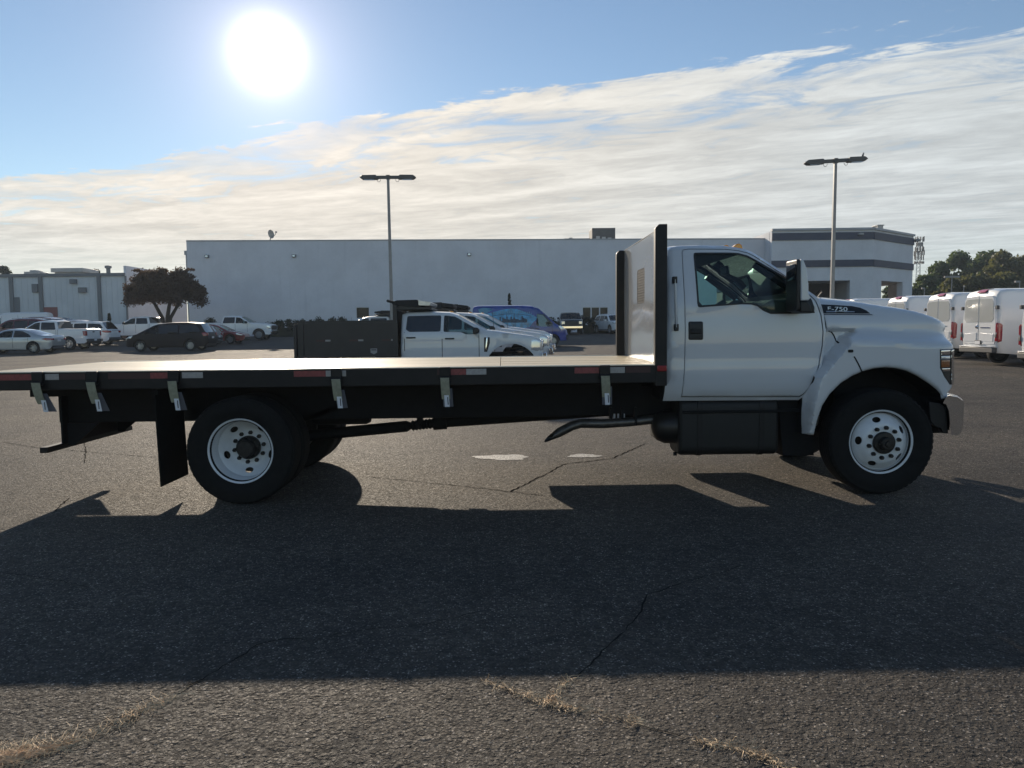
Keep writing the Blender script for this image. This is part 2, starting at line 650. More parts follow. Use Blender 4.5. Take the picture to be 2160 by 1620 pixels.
def skin(name, poly, hwf, off, m, parent, side=-1, yc=0, sp=.06, thick=.006, rad=0., world=False, holes=(), smooth=42):
    """a curved plate that follows the body side, proud of it by off"""
    outl = densify(ccw([(p[0], p[1], 'b') for p in poly]), sp)
    hl = [ccw(densify([(p[0], p[1], 'b') for p in h], sp)) for h in holes]
    rd = {'b': rad} if rad else {}
    V, T, oi, hi = cdt(outl, hl, sp, rings(outl, rd) if rad else ())
    hw = side_y(outl, V, hwf, rd) + off
    mb = MB()
    n = len(V)
    mb.add([(V[i, 0], yc + side * hw[i], V[i, 1]) for i in range(n)], [tuple(t) for t in T])
    for loop in [oi] + hi:
        for k in range(len(loop)):
            a, b = loop[k], loop[(k + 1) % len(loop)]
            mb.add([(V[i, 0], yc + side * (hw[i] - e), V[i, 1]) for i, e in ((a, 0), (b, 0), (b, thick), (a, thick))], [(0, 1, 2, 3)])
    me = bpy.data.meshes.new(name)
    me.from_pydata(mb.v, [], mb.f)
    bm = bmesh.new(); bm.from_mesh(me)
    bmesh.ops.remove_doubles(bm, verts=bm.verts, dist=1e-5)
    bmesh.ops.recalc_face_normals(bm, faces=bm.faces)
    # keep the face towards the outside
    if bm.faces:
        f = max(bm.faces, key=lambda q: abs(q.normal.y) * q.calc_area())
        if f.normal.y * side < 0:
            bmesh.ops.reverse_faces(bm, faces=bm.faces)
    bm.to_mesh(me); bm.free()
    me.materials.append(m)
    return link(name, me, parent, world, 0, smooth)


def ring(name, poly, d, hwf, off, m, parent, side=-1, yc=0, world=False, thick=.012):
    """a frame strip between an outline and the same outline moved in by d"""
    a = densify(ccw([(p[0], p[1], 'b') for p in poly]), .08)
    b = inset(a, d)
    mb = MB()
    N = len(a)
    for k in range(N):
        j = (k + 1) % N
        q = [(p[0], yc + side * (hwf(p[0], p[1]) + off), p[1]) for p in (a[k], a[j], b[j], b[k])]
        q2 = [(p[0], yc + side * (hwf(p[0], p[1]) + off - thick), p[1]) for p in (b[k], b[j])]
        mb.add(q + q2, [(0, 1, 2, 3), (3, 2, 5, 4)])
    return mb.build(name, m, parent, world, smooth=30), b


def arch(xc, zc, r_, zb, n=14, tg='u'):
    """wheel arch from rear to front along the underside"""
    a0 = math.asin(max(-1, min(1, (zb - zc) / r_)))
    return [(xc - r_ * math.cos(a), zc + r_ * math.sin(a), 0, tg)
            for a in [a0 + (math.pi - 2 * a0) * k / n for k in range(n + 1)]]


def text_mesh(name, body, size, ext, m, parent, M, world=False):
    cu = bpy.data.curves.new(name, 'FONT')
    cu.body = body; cu.size = size; cu.extrude = ext; cu.align_x = 'CENTER'; cu.align_y = 'CENTER'
    o = bpy.data.objects.new(name, cu)
    COL.objects.link(o)
    bpy.context.view_layer.update()
    me = bpy.data.meshes.new_from_object(o.evaluated_get(bpy.context.evaluated_depsgraph_get()))
    bpy.data.objects.remove(o); bpy.data.curves.remove(cu)
    me.transform(M)
    me.materials.clear(); me.materials.append(m)
    return link(name, me, parent, world)

# ================================================================== ground
def ground_material():
    m = bpy.data.materials.new('weathered_asphalt')
    m.use_nodes = True
    t = NT(m.node_tree)
    b = t.n['Principled BSDF']
    o = t.new('ShaderNodeTexCoord').outputs['Object']
    vo = t.new('ShaderNodeTexVoronoi'); vo.inputs['Scale'].default_value = 78
    wob = t.vmath('ADD', o, t.vmath('SCALE', t.noise(o, 60, 3, .6, 0, 'Color')))
    wob.node.inputs[1].links[0].from_node.inputs['Scale'].default_value = .022
    t.l.new(wob, vo.inputs['Vector'])
    sp = t.new('ShaderNodeSeparateColor'); t.l.new(vo.outputs['Color'], sp.inputs[0])
    stone = t.ramp(sp.outputs[0], [(0, (.098, .085, .072)), (.48, (.128, .111, .094)), (.70, (.17, .151, .130)), (.88, (.31, .278, .243)), (1, (.55, .50, .45))])
    gap = t.smooth(vo.outputs['Distance'], .26, .52)
    c = t.mix(gap, stone, (.080, .072, .063))
    vb = t.new('ShaderNodeTexVoronoi'); vb.inputs['Scale'].default_value = 38; t.l.new(wob, vb.inputs['Vector'])
    sb_ = t.new('ShaderNodeSeparateColor'); t.l.new(vb.outputs['Color'], sb_.inputs[0])
    c = t.mix(1, c, t.ramp(sb_.outputs[0], [(0, (.72, .72, .73)), (.6, (.96, .96, .96)), (.85, (1.15, 1.15, 1.14)), (1, (1.45, 1.44, 1.42))]), 'MULTIPLY')
    big = t.noise(o, .45, 5, .6)
    mid = t.noise(o, 3.2, 6, .65)
    c = t.mix(1, c, t.ramp(big, [(.3, (.66, .67, .69)), (.5, (1., .98, .95)), (.7, (1.28, 1.22, 1.14))]), 'MULTIPLY')
    c = t.mix(1, c, t.ramp(mid, [(.3, (.84, .84, .85)), (.72, (1.15, 1.13, 1.1))]), 'MULTIPLY')
    # dried stains
    st = t.smooth(t.noise(o, 1.1, 3, .5, 1.2), .66, .74)
    c = t.mix(t.math('MULTIPLY', st, .55), c, (.03, .028, .027))
    t.put(b.inputs['Base Color'], c)
    t.put(b.inputs['Roughness'], t.lin(sp.outputs[1], 0, 1, .66, .98))
    b.inputs['Specular IOR Level'].default_value = .22
    bn = t.new('ShaderNodeBump'); bn.inputs['Strength'].default_value = 1.0; bn.inputs['Distance'].default_value = .014
    hgt = t.math('ADD', t.math('MULTIPLY', t.math('SUBTRACT', 1, vo.outputs['Distance']), t.smooth(sp.outputs[2], .30, 1, .05, 1.4)),
                 t.math('ADD', t.math('MULTIPLY', t.noise(o, 300, 2, .6), .25), t.math('MULTIPLY', t.math('SUBTRACT', 1, vb.outputs['Distance']), t.smooth(sb_.outputs[1], .35, 1, 0., 1.5))))
    t.l.new(hgt, bn.inputs['Height'])
    bn2 = t.new('ShaderNodeBump'); bn2.inputs['Strength'].default_value = .25; bn2.inputs['Distance'].default_value = .03
    t.l.new(t.noise(o, 1.3, 4, .5), bn2.inputs['Height'])
    t.l.new(bn2.outputs[0], bn.inputs['Normal'])
    t.l.new(bn.outputs[0], b.inputs['Normal'])
    return m


M_ASPH = ground_material()
xs = [-400, -200, -60, -20, -6, 0, 6, 20, 60, 200, 400]
ys = [-150, -60, -10, 0, 4, 8] + [12 + 1.5 * i for i in range(6)] + [24 + 6 * i for i in range(12)] + [95, 130, 300, 620]
GR = MB().grid([[(x, y, gz(y)) for x in xs] for y in ys]).build('ground', M_ASPH, smooth=60, recalc=False)
tag(GR, 'worn grey brown asphalt of the parking lot', None, None, 'structure')

M_CRACK = mat('crack_filler', (.030, .027, .024), 1.0, spec=0.)
M_MARK = mat('worn_white_paint', (.55, .53, .49), .7, bump=.5, bscale=120)
_t = NT(M_MARK.node_tree)
_o = _t.new('ShaderNodeTexCoord').outputs['Object']
_t.put(_t.n['Principled BSDF'].inputs['Base Color'], _t.mix(_t.smooth(_t.noise(_o, 55, 6, .7), .42, .54), (.11, .098, .085), (.56, .54, .50)))


def ribbon(name, pxs, w0, m, z=.004, jit=.012, step=.05):
    pts = [PG(*q) for q in pxs]
    path = []
    for a, b in zip(pts[:-1], pts[1:]):
        k = max(2, int((b - a).length / step))
        for j in range(k):
            path.append(a.lerp(b, j / k))
    path.append(pts[-1])
    mb = MB(); L = []; Rr = []
    for i, p in enumerate(path):
        d = (path[min(i + 1, len(path) - 1)] - path[max(i - 1, 0)]).normalized()
        n = Vector((-d.y, d.x, 0))
        q = p + n * random.uniform(-jit, jit)
        ww = w0 * random.uniform(.4, 1.2) * (.3 if i in (0, len(path) - 1) else 1)
        L.append((q.x + n.x * ww, q.y + n.y * ww, z)); Rr.append((q.x - n.x * ww, q.y - n.y * ww, z))
    mb.grid([L, Rr])
    o = mb.build(name, m, GR, recalc=False)
    return o


for pl, w_ in (([(770, 1005), (930, 1021), (1080, 1038), (1150, 1046)], .007), ([(1075, 1038), (1140, 1006), (1190, 979), (1290, 968), (1362, 936)], .010),
               ([(1320, 1330), (1350, 1290), (1365, 1255), (1440, 1230)], .009), ([(0, 932), (80, 945), (170, 952), (335, 966)], .006),
               ([(178, 930), (181, 955), (177, 978)], .006), ([(110, 1085), (146, 1050)], .006),
               ([(375, 1466), (470, 1405), (545, 1362), (600, 1348), (650, 1352)], .008), ([(1322, 1332), (1270, 1375), (1212, 1430)], .007), ([(1440, 1230), (1500, 1214), (1580, 1190)], .006),
               ([(1345, 1528), (1450, 1560)], .006), ([(650, 1352), (760, 1330), (900, 1318), (1020, 1290)], .005), ([(0, 1208), (70, 1216), (190, 1240)], .006)):
    ribbon('crack', pl, w_ * (.62 if pl[0][1] > 1150 else 1.0), M_CRACK)


def blob(name, cxp, cyp, wpx, hpx):
    mb = MB(); v = []
    for k in range(36):
        t = 2 * math.pi * k / 36
        rr = 1 + .14 * math.sin(3 * t + cxp) + .09 * math.sin(7 * t + 2) + random.uniform(-.05, .05)
        q = PG(cxp + wpx * math.cos(t) * rr, cyp + hpx * math.sin(t) * rr)
        v.append((q.x, q.y, .004))
    mb.add(v, [tuple(range(36))])
    return mb.build(name, M_MARK, GR, recalc=False)


blob('paint_mark', 1060, 965, 56, 5.5)
blob('paint_mark', 1232, 962, 34, 3.5)

# dead grass growing along the cracks in front
M_STRAW = mat('dry_straw', (.70, .50, .29), .7, vary=.3, vscale=30)
M_STRAW2 = mat('half_green_straw', (.30, .25, .09), .8, vary=.35, vscale=30)


def straw(name, label, pxs, n, width, length, m, taper=1.):
    mb = MB()
    pts = [PG(*q) for q in pxs]
    seg = [(b - a).length for a, b in zip(pts[:-1], pts[1:])]
    tot = sum(seg)
    hot = [random.random() * tot for _ in range(max(5, int(tot * 7)))]
    for i in range(n):
        s = (random.random() ** taper) * tot if random.random() < .35 else min(tot * .999, max(0, random.choice(hot) + random.gauss(0, .045)))
        if taper > 1 and random.random() > 1.08 - s / tot: continue
        wloc = width * (1.25 - .8 * s / tot if taper > 1 else random.uniform(.4, 1.2))
        for a, b, l in zip(pts[:-1], pts[1:], seg):
            if s <= l: break
            s -= l
        p = a.lerp(b, min(1, s / l))
        d = (b - a).normalized()
        p = p + Vector((-d.y, d.x, 0)) * random.gauss(0, wloc)
        base = math.atan2(d.y, d.x) + random.choice((0, math.pi)) + random.gauss(0, .75)
        L = length * random.uniform(.4, 1.5)
        h = random.uniform(.002, .014) * (3.5 if random.random() < .04 else 1)
        c = []
        for k in range(5):
            t = k / 4
            base += random.gauss(0, .22)
            c.append(Vector((p.x + math.cos(base) * L * t, p.y + math.sin(base) * L * t, .003 + h * math.sin(math.pi * min(1, t * .85 + .1)))))
        ww = random.uniform(.0007, .0018)
        rows = []
        for k in range(5):
            dd = (c[min(k + 1, 4)] - c[max(k - 1, 0)]).normalized()
            nn = Vector((-dd.y, dd.x, .5)).normalized() * ww * (1.05 - k / 4)
            rows.append((c[k] - nn, c[k] + nn))
        mb.grid(rows)
    o = mb.build(name, m, recalc=False)
    return tag(o, label, 'dry grass', None, 'stuff')


straw('dry_grass', 'thick tuft of dead straw in the pavement crack at lower left', [(-30, 1612), (60, 1590), (130, 1572), (200, 1550), (300, 1500), (375, 1468)], 1500, .026, .10, M_STRAW, 1.5)
straw('dry_grass', 'thin line of dead straw in the pavement crack at lower middle', [(1020, 1438), (1150, 1482), (1215, 1497), (1345, 1528)], 330, .018, .06, M_STRAW)
straw('dry_grass', 'short run of dead straw branching up to the shadow edge', [(1155, 1482), (1180, 1455), (1208, 1432)], 130, .014, .06, M_STRAW)
straw('dry_grass', 'dead straw in the pavement crack at lower right', [(1450, 1560), (1530, 1575), (1620, 1600), (1700, 1640)], 230, .02, .06, M_STRAW)

# ================================================================== buildings
def wall_material(name, col, joint=None):
    m = bpy.data.materials.new(name)
    m.use_nodes = True
    t = NT(m.node_tree)
    b = t.n['Principled BSDF']
    o = t.new('ShaderNodeTexCoord').outputs['Object']
    n1 = t.noise(o, .35, 5, .6); n2 = t.noise(o, 6, 4, .6)
    mp = t.new('ShaderNodeMapping'); mp.inputs['Scale'].default_value = (1.6, 1.6, .12)
    t.l.new(o, mp.inputs[0])
    streak = t.noise(mp.outputs[0], 1.2, 5, .6)
    c = t.mix(t.smooth(n1, .3, .7), tuple(x * .93 for x in col), tuple(x * 1.04 for x in col))
    c = t.mix(t.smooth(streak, .55, .8, 0, .22), c, tuple(x * .68 for x in col))
    c = t.mix(t.smooth(n2, .3, .8, 0, .06), c, (.2, .19, .18))
    t.put(b.inputs['Base Color'], c)
    b.inputs['Roughness'].default_value = .8
    bn = t.new('ShaderNodeBump'); bn.inputs['Strength'].default_value = .3; bn.inputs['Distance'].default_value = .02
    t.l.new(t.noise(o, 25, 4, .6), bn.inputs['Height'])
    t.l.new(bn.outputs[0], b.inputs['Normal'])
    return m


M_STUCCO = wall_material('pale_grey_stucco', (.74, .75, .79))
M_STUCCO2 = wall_material('showroom_stucco', (.72, .73, .76))
M_METALW = wall_material('pale_metal_siding', (.66, .70, .72))
M_NAVY = mat('navy_band', (.050, .062, .100), .6, vary=.1, vscale=.8)
M_CAP = mat('parapet_cap', (.42, .43, .45), .5, vary=.08, vscale=1)
M_DKTRIM = mat('dark_trim', (.17, .185, .20), .6)
M_WINDK = mat('dark_window', (.014, .018, .017), .12, spec=.15)
M_FRAMEW = mat('window_frame_white', (.6, .6, .6), .5)
M_ROOFGRAVEL = mat('roof_membrane', (.35, .34, .32), .9)
M_HVAC = mat('hvac_grey', (.09, .09, .09), .6, vary=.12, vscale=2)
M_HVAC2 = mat('hvac_pale', (.42, .42, .41), .5, vary=.1, vscale=2)
M_REDDOOR = mat('faded_red_door', (.25, .09, .08), .6)


def zat(px, py, Y):
    return P(px, py, Y).z


# --- long warehouse behind the lot
YA, YB = 76.0, 79.2
wa = P(393, 511, YA); wb = P(1640, 503, YB)
GZB = gz(76) - .3
ROOF = (wa.z + wb.z) / 2
wh = empty('warehouse_building', ((wa.x + wb.x) / 2, YA, GZB))
tag(wh, 'long pale grey flat roofed warehouse behind the parked trucks', 'building')


def wquad(mb, a, b, z0, z1, off=0., thick=.3):
    """an upright slab from plan point a to plan point b; its front is moved towards the viewer by off"""
    d = Vector((b[0] - a[0], b[1] - a[1], 0)).normalized()
    n = Vector((d.y, -d.x, 0))
    if n.y > 0: n = -n
    q0 = [Vector((a[0], a[1], 0)) + n * off, Vector((b[0], b[1], 0)) + n * off]
    q1 = [q0[1] - n * thick, q0[0] - n * thick]
    pl = [(p.x, p.y) for p in q0 + q1]
    return mb.prism(pl, z0, z1, 'z')


def on_wall(a, b, px):
    """plan point where the view through pixel column px meets the wall line a-b"""
    d = ray(px, 600)
    ax, ay = a; dx, dy = b[0] - a[0], b[1] - a[1]
    den = d.x * dy - d.y * dx
    t = (ax * dy - ay * dx) / den
    return (d.x * t, d.y * t)


A2, B2 = (wa.x, wa.y), (wb.x, wb.y)


def wall_holes(mb, a, b, z0, z1, holes, thick=.35, off=0):
    """slab with rectangular openings (s0,s1,za,zb) measured along a-b"""
    L = math.hypot(b[0] - a[0], b[1] - a[1])
    def pt(s): return (a[0] + (b[0] - a[0]) * s / L, a[1] + (b[1] - a[1]) * s / L)
    cur = 0
    for s0, s1, za, zb in sorted(holes):
        wquad(mb, pt(cur), pt(s0), z0, z1, off, thick)
        if za > z0: wquad(mb, pt(s0), pt(s1), z0, za, off, thick)
        if zb < z1: wquad(mb, pt(s0), pt(s1), zb, z1, off, thick)
        cur = s1
    wquad(mb, pt(cur), pt(L), z0, z1, off, thick)
    return mb


def s_of(a, b, px):
    q = on_wall(a, b, px)
    return math.hypot(q[0] - a[0], q[1] - a[1])


wins = []
for x0, x1, y0, y1 in ((750, 777, 648, 672), (1229, 1246, 648, 676), (1247.5, 1264, 648, 676), (1265.5, 1282, 648, 676)):
    s0, s1 = s_of(A2, B2, x0), s_of(A2, B2, x1)
    q = on_wall(A2, B2, x0)
    wins.append((s0, s1, zat(x0, y1, q[1]), zat(x0, y0, q[1]), x0, x1))
mb = wall_holes(MB(), A2, B2, GZB, ROOF, [q[:4] for q in wins])
mb.build('wall', M_STUCCO, wh, True)
mb = MB()
mb.box(wa.x, wa.x + .35, YA + .36, YA + 45, GZB, ROOF)
mb.build('wall', M_STUCCO, wh, True)
mb = MB()
mb.box(wa.x + .36, wb.x - .1, YA + 45, YA + 45.3, GZB, ROOF)
mb.build('wall', M_STUCCO, wh, True)
MB().prism([(wa.x + .36, YA + .4), (wb.x - .1, YB + .4), (wb.x - .1, YA + 44.9), (wa.x + .36, YA + 44.9)], ROOF - .7, ROOF - .5, 'z').build('roof', M_ROOFGRAVEL, wh, True)
wquad(MB(), A2, B2, ROOF + .002, ROOF + .12, .05, .5).build('parapet_cap', M_CAP, wh, True)
for s0, s1, za, zb, x0, x1 in wins:
    p0, p1 = on_wall(A2, B2, x0), on_wall(A2, B2, x1)
    wn = wquad(MB(), p0, p1, za, zb, -.16, .04).build('window', M_WINDK, wh, True)
    fr = MB()
    wquad(fr, p0, p1, zb - .06, zb - .003, -.05, .09); wquad(fr, p0, p1, za + .003, za + .06, -.05, .09)
    for p in (p0, p1):
        fr.box(p[0] - .03, p[0] + .03, p[1] + .05, p[1] + .14, za + .06, zb - .06)
    fr.build('frame', M_FRAMEW, wn)
for px, py in ((440, 541), (623, 540), (991, 537)):
    q = on_wall(A2, B2, px); z = zat(px, py, q[1])
    b0 = MB().prism([(q[0] - .2, z + .14), (q[0] + .2, z + .14), (q[0] + .16, z - .14), (q[0] - .16, z - .14)], q[1] - .28, q[1] - .01).build('wall_light', M_DKTRIM, wh, True, bevel=.02)
    MB().box(q[0] - .12, q[0] + .12, q[1] - .30, q[1] - .285, z - .08, z + .08).build('lens', M_CLEARL, b0)
MB().box(wa.x - .25, wa.x - .003, YA - .02, YA + .3, ROOF - 1.3, ROOF - .9).box(wa.x - .15, wa.x - .03, YA + .05, YA + .18, GZB, ROOF - 1.31).build('downspout', M_CAP, wh, True)

# rooftop things
def hvac(px0, px1, py0, py1, Y, m, name, label, depth=2.5):
    a, b = P(px0, py0, Y), P(px1, py1, Y)
    e = empty(name, ((a.x + b.x) / 2, Y, ROOF - .5))
    tag(e, label, 'rooftop unit')
    MB().box(a.x, b.x, Y, Y + depth, b.z, a.z).build('casing', m, e, True, bevel=.03)
    hb = b.z + .02
    for k in range(3):
        xx = a.x + (b.x - a.x) * (.25 + .25 * k)
        MB().box(xx - .2, xx + .2, Y - .04, Y - .004, hb, hb + .35 - .08 * k).build('access_panel', M_HVAC2, e, True)
    for x in (a.x + .1, b.x - .2):
        MB().box(x, x + .1, Y + .1, Y + depth - .1, ROOF - .5, b.z - .003).build('skid', M_HVAC, e, True)
    return e


hvac(1249, 1298, 481, 505, 84, M_HVAC, 'rooftop_air_unit', 'dark boxy air handling unit on the warehouse roof', 3)
hvac(1190, 1245, 503, 508, 84, M_HVAC, 'rooftop_duct', 'low dark duct on the warehouse roof beside the air unit', 1.2)
q = P(1183, 508, 80); d0 = tag(MB().lathe([(.42, ROOF - .5), (.42, q.z - .1), (.5, q.z - .1), (.45, q.z + .12), (.0, q.z + .2)], 14, (q.x, 82, 0), 'z').build('roof_vent', M_HVAC2, smooth=40),
                           'small round vent cap low on the warehouse roof', 'roof vent')
# satellite dish
q = P(570, 507, 77)
dish = tag(empty('satellite_dish', (q.x, 77, ROOF - .5)), 'grey satellite dish on a short mast at the warehouse roof edge', 'satellite dish')
MB().tube([(q.x, 77, ROOF - .5), (q.x, 77, q.z + .1), (q.x + .1, 77, q.z + .35)], .05, 8).build('mast', M_DKTRIM, dish, True)
DM = Matrix.Translation((q.x + .12, 77, q.z + .62)) @ Matrix.Rotation(R(-35), 4, 'Z') @ Matrix.Rotation(R(15), 4, 'X')
dm = MB().lathe([(.0, .12), (.16, .10), (.3, .05), (.42, -.03), (.44, -.03), (.42, .02), (.2, .14), (0, .17)], 20)
dm.v = [tuple(DM @ Vector(p)) for p in dm.v]
dm.build('reflector', M_HVAC2, dish, True, smooth=40)
MB().tube([(q.x + .2, 76.9, q.z + .35), (q.x + .55, 76.7, q.z + .45), (q.x + .75, 76.6, q.z + .75)], .03, 6).box(q.x + .66, q.x + .82, 76.5, 76.65, q.z + .7, q.z + .82).build('feed_arm', M_DKTRIM, dish, True)

# --- showroom with navy bands
Y1 = 77.0
sa, sb = P(1628, 488, Y1), P(1843, 484, Y1 - .3)
scn = P(1927, 497, 83.0)
SA, SB, SCc = (sa.x, sa.y), (sb.x, sb.y), (scn.x, scn.y)
ZS = (sa.z + sb.z) / 2
sh = tag(empty('showroom_building', ((sa.x + scn.x) / 2, 80, GZB)), 'pale showroom block with two navy bands and covered openings at right', 'building')
zo = zat(1760, 592, Y1)                               # head of the openings
sL = s_of(SA, SB, 1690), s_of(SA, SB, 1793)
mb = wall_holes(MB(), SA, SB, GZB, ZS, [(sL[0], sL[1], GZB, zo)], .6)
cut0, cut1 = s_of(SB, SCc, 1859), s_of(SB, SCc, 1904)
wall_holes(mb, SB, SCc, GZB, ZS, [(cut0, cut1, GZB, zo)], .6)
mb.build('wall', M_STUCCO2, sh, True)
mb = MB()
mb.box(sa.x, sa.x + .4, sa.y + .65, sa.y + 16, GZB, ZS)
mb.build('wall', M_STUCCO2, sh, True)
for y0_, y1_, z0_ in ((.8, 4.2, GZB), (4.2, 8.5, zo), (8.5, 20, GZB)):
    MB().box(scn.x - .5, scn.x - .1, scn.y + y0_, scn.y + y1_, z0_, ZS).build('wall', M_STUCCO2, sh, True)
# porch behind the openings: glazed back wall and a soffit
bk = MB().box(sa.x + .5, sb.x - 1.5, Y1 + 5, Y1 + 5.2, GZB, zo + .5)
bk.build('porch_glazing', M_WINDK, sh, True)
MB().prism([(sa.x + .5, sa.y + .7), (sb.x - .2, sb.y + .7), (scn.x - .8, scn.y + .6), (scn.x - .8, scn.y + 14), (sa.x + .5, scn.y + 14)], zo + .004, zo + .3, 'z').build('porch_soffit', M_STUCCO2, sh, True)
MB().box(sb.x - 1.6, sb.x - 1.2, Y1 + .8, Y1 + 5.3, GZB, zo).build('porch_pier', M_STUCCO2, sh, True)
MB().prism([(sa.x + .45, sa.y + .65), (sb.x - .1, sb.y + .65), (scn.x - .6, scn.y + .5), (scn.x - .6, scn.y + 18), (sa.x + .45, scn.y + 18)], ZS - .8, ZS - .6, 'z').build('roof', M_ROOFGRAVEL, sh, True)
for (ya, yb) in ((491, 506.5), (549, 563.5)):
    z1, z0 = zat(1730, ya, Y1), zat(1730, yb, Y1)
    for p0, p1 in ((SA, SB), (SB, SCc)):
        wquad(MB(), p0, p1, z0, z1, .12, .115).build('navy_band', M_NAVY, sh, True)
for p0, p1 in ((SA, SB), (SB, SCc)):
    wquad(MB(), p0, p1, ZS + .003, ZS + .22, .2, .7).build('parapet_cap', M_CAP, sh, True)
q = on_wall(SA, SB, 1811)
MB().box(q[0] - .25, q[0] + .25, q[1] - .45, q[1] - .13, zat(1811, 497, Y1), zat(1811, 493, Y1)).build('wall_light', M_HVAC2, sh, True, bevel=.04)
MB().box(scn.x + .1, scn.x + .6, scn.y - .3, scn.y + .2, zat(1929, 510, 83), zat(1929, 505, 83)).build('camera_box', M_DKTRIM, sh, True, bevel=.04)
a, b = P(1852, 474, 88), P(1863, 490, 88)
tag(MB().box(a.x, b.x, 88, 89.2, ZS - .6, a.z - .12).box(a.x - .08, b.x + .08, 87.9, 89.3, a.z - .118, a.z).build('roof_stack', M_HVAC2, bevel=.03),
    'small pale box stack on the showroom roof', 'roof stack')

# --- low metal building on the left
YLf = 84.0
la, lb = P(-260, 585, YLf), P(264, 579, YLf)
ZL = zat(130, 578, YLf)
lo = tag(empty('metal_building', ((la.x + lb.x) / 2, YLf, GZB)), 'low pale metal clad building with dark downspouts at far left', 'building')
mb = MB().box(la.x, lb.x, YLf, YLf + .3, GZB, ZL)
mb.build('wall', M_METALW, lo, True)
za_ = zat(264, 560, YLf)
MB().box(lb.x - .3, lb.x - .01, YLf + .305, YLf + 16, GZB, za_).build('side_wall', M_STUCCO, lo, True)
MB().box(la.x, lb.x - .31, YLf + .305, YLf + 16, ZL - .5, ZL - .3).build('roof', M_ROOFGRAVEL, lo, True)
MB().box(la.x, lb.x, YLf - .22, YLf - .004, ZL - .28, ZL + .05).build('gutter', M_DKTRIM, lo, True)
for px, ww in ((26, .28), (88, .28), (211, .26), (267, .1)):
    q = P(px, 600, YLf)
    MB().box(q.x - ww, q.x + ww * .4, YLf - .2, YLf - .006, GZB, ZL - .285).build('downspout', M_DKTRIM, lo, True)
for k in range(44):                                   # standing ribs of the siding
    x = la.x + (lb.x - la.x) * (k + .5) / 44
    MB().box(x - .03, x + .03, YLf - .035, YLf - .005, GZB, ZL - .29).build('siding_rib', M_METALW, lo, True)
for px, py, w2, h2 in ((157, 594, .35, .25), (176, 612, .4, .28), (77, 608, .3, .45)):
    q = P(px, py, YLf)
    MB().box(q.x - w2, q.x + w2, YLf - .4, YLf - .04, q.z - h2, q.z + h2).build('wall_box', M_DKTRIM, lo, True, bevel=.03)
q = P(33, 650, YLf)
MB().box(q.x - .5, q.x + .5, YLf - .09, YLf - .04, GZB, zat(33, 627, YLf)).build('door', M_DKTRIM, lo, True)
q = P(106, 650, YLf)
MB().box(q.x - .8, q.x + .8, YLf - .09, YLf - .04, GZB, zat(106, 648, YLf)).build('door', M_REDDOOR, lo, True)
a, b = P(115, 566, 90), P(172, 574, 90)
tag(MB().box(a.x, b.x, 90, 93, ZL - .3, b.z).box(a.x - .3, b.x + .3, 89.7, 93.3, b.z + .003, a.z).build('rooftop_unit', M_HVAC2, bevel=.04), 'flat topped pale unit on the roof of the metal building', 'rooftop unit')
a, b = P(50, 573, 92), P(82, 578, 92)
tag(MB().box(a.x, b.x, 92, 94, ZL - .3, a.z).box(a.x + .5, b.x - .5, 92.3, 93.7, a.z + .003, a.z + .2).build('rooftop_unit', M_HVAC2, bevel=.04), 'small unit half hidden on the metal building roof at far left', 'rooftop unit')
q = P(228, 560, 88)
tag(MB().lathe([(.22, ZL - .3), (.22, q.z - .35), (.36, q.z - .3), (.36, q.z - .05), (.2, q.z), (0, q.z)], 12, (q.x, 88, 0), 'z').build('vent_pipe', M_DKTRIM, smooth=40), 'slim vent pipe on the metal building roof', 'vent pipe')

# ================================================================== lamp poles
M_POLE = mat('pole_paint', (.30, .29, .28), .45, vary=.1, vscale=3)
M_LUM = mat('luminaire_grey', (.10, .095, .09), .5)


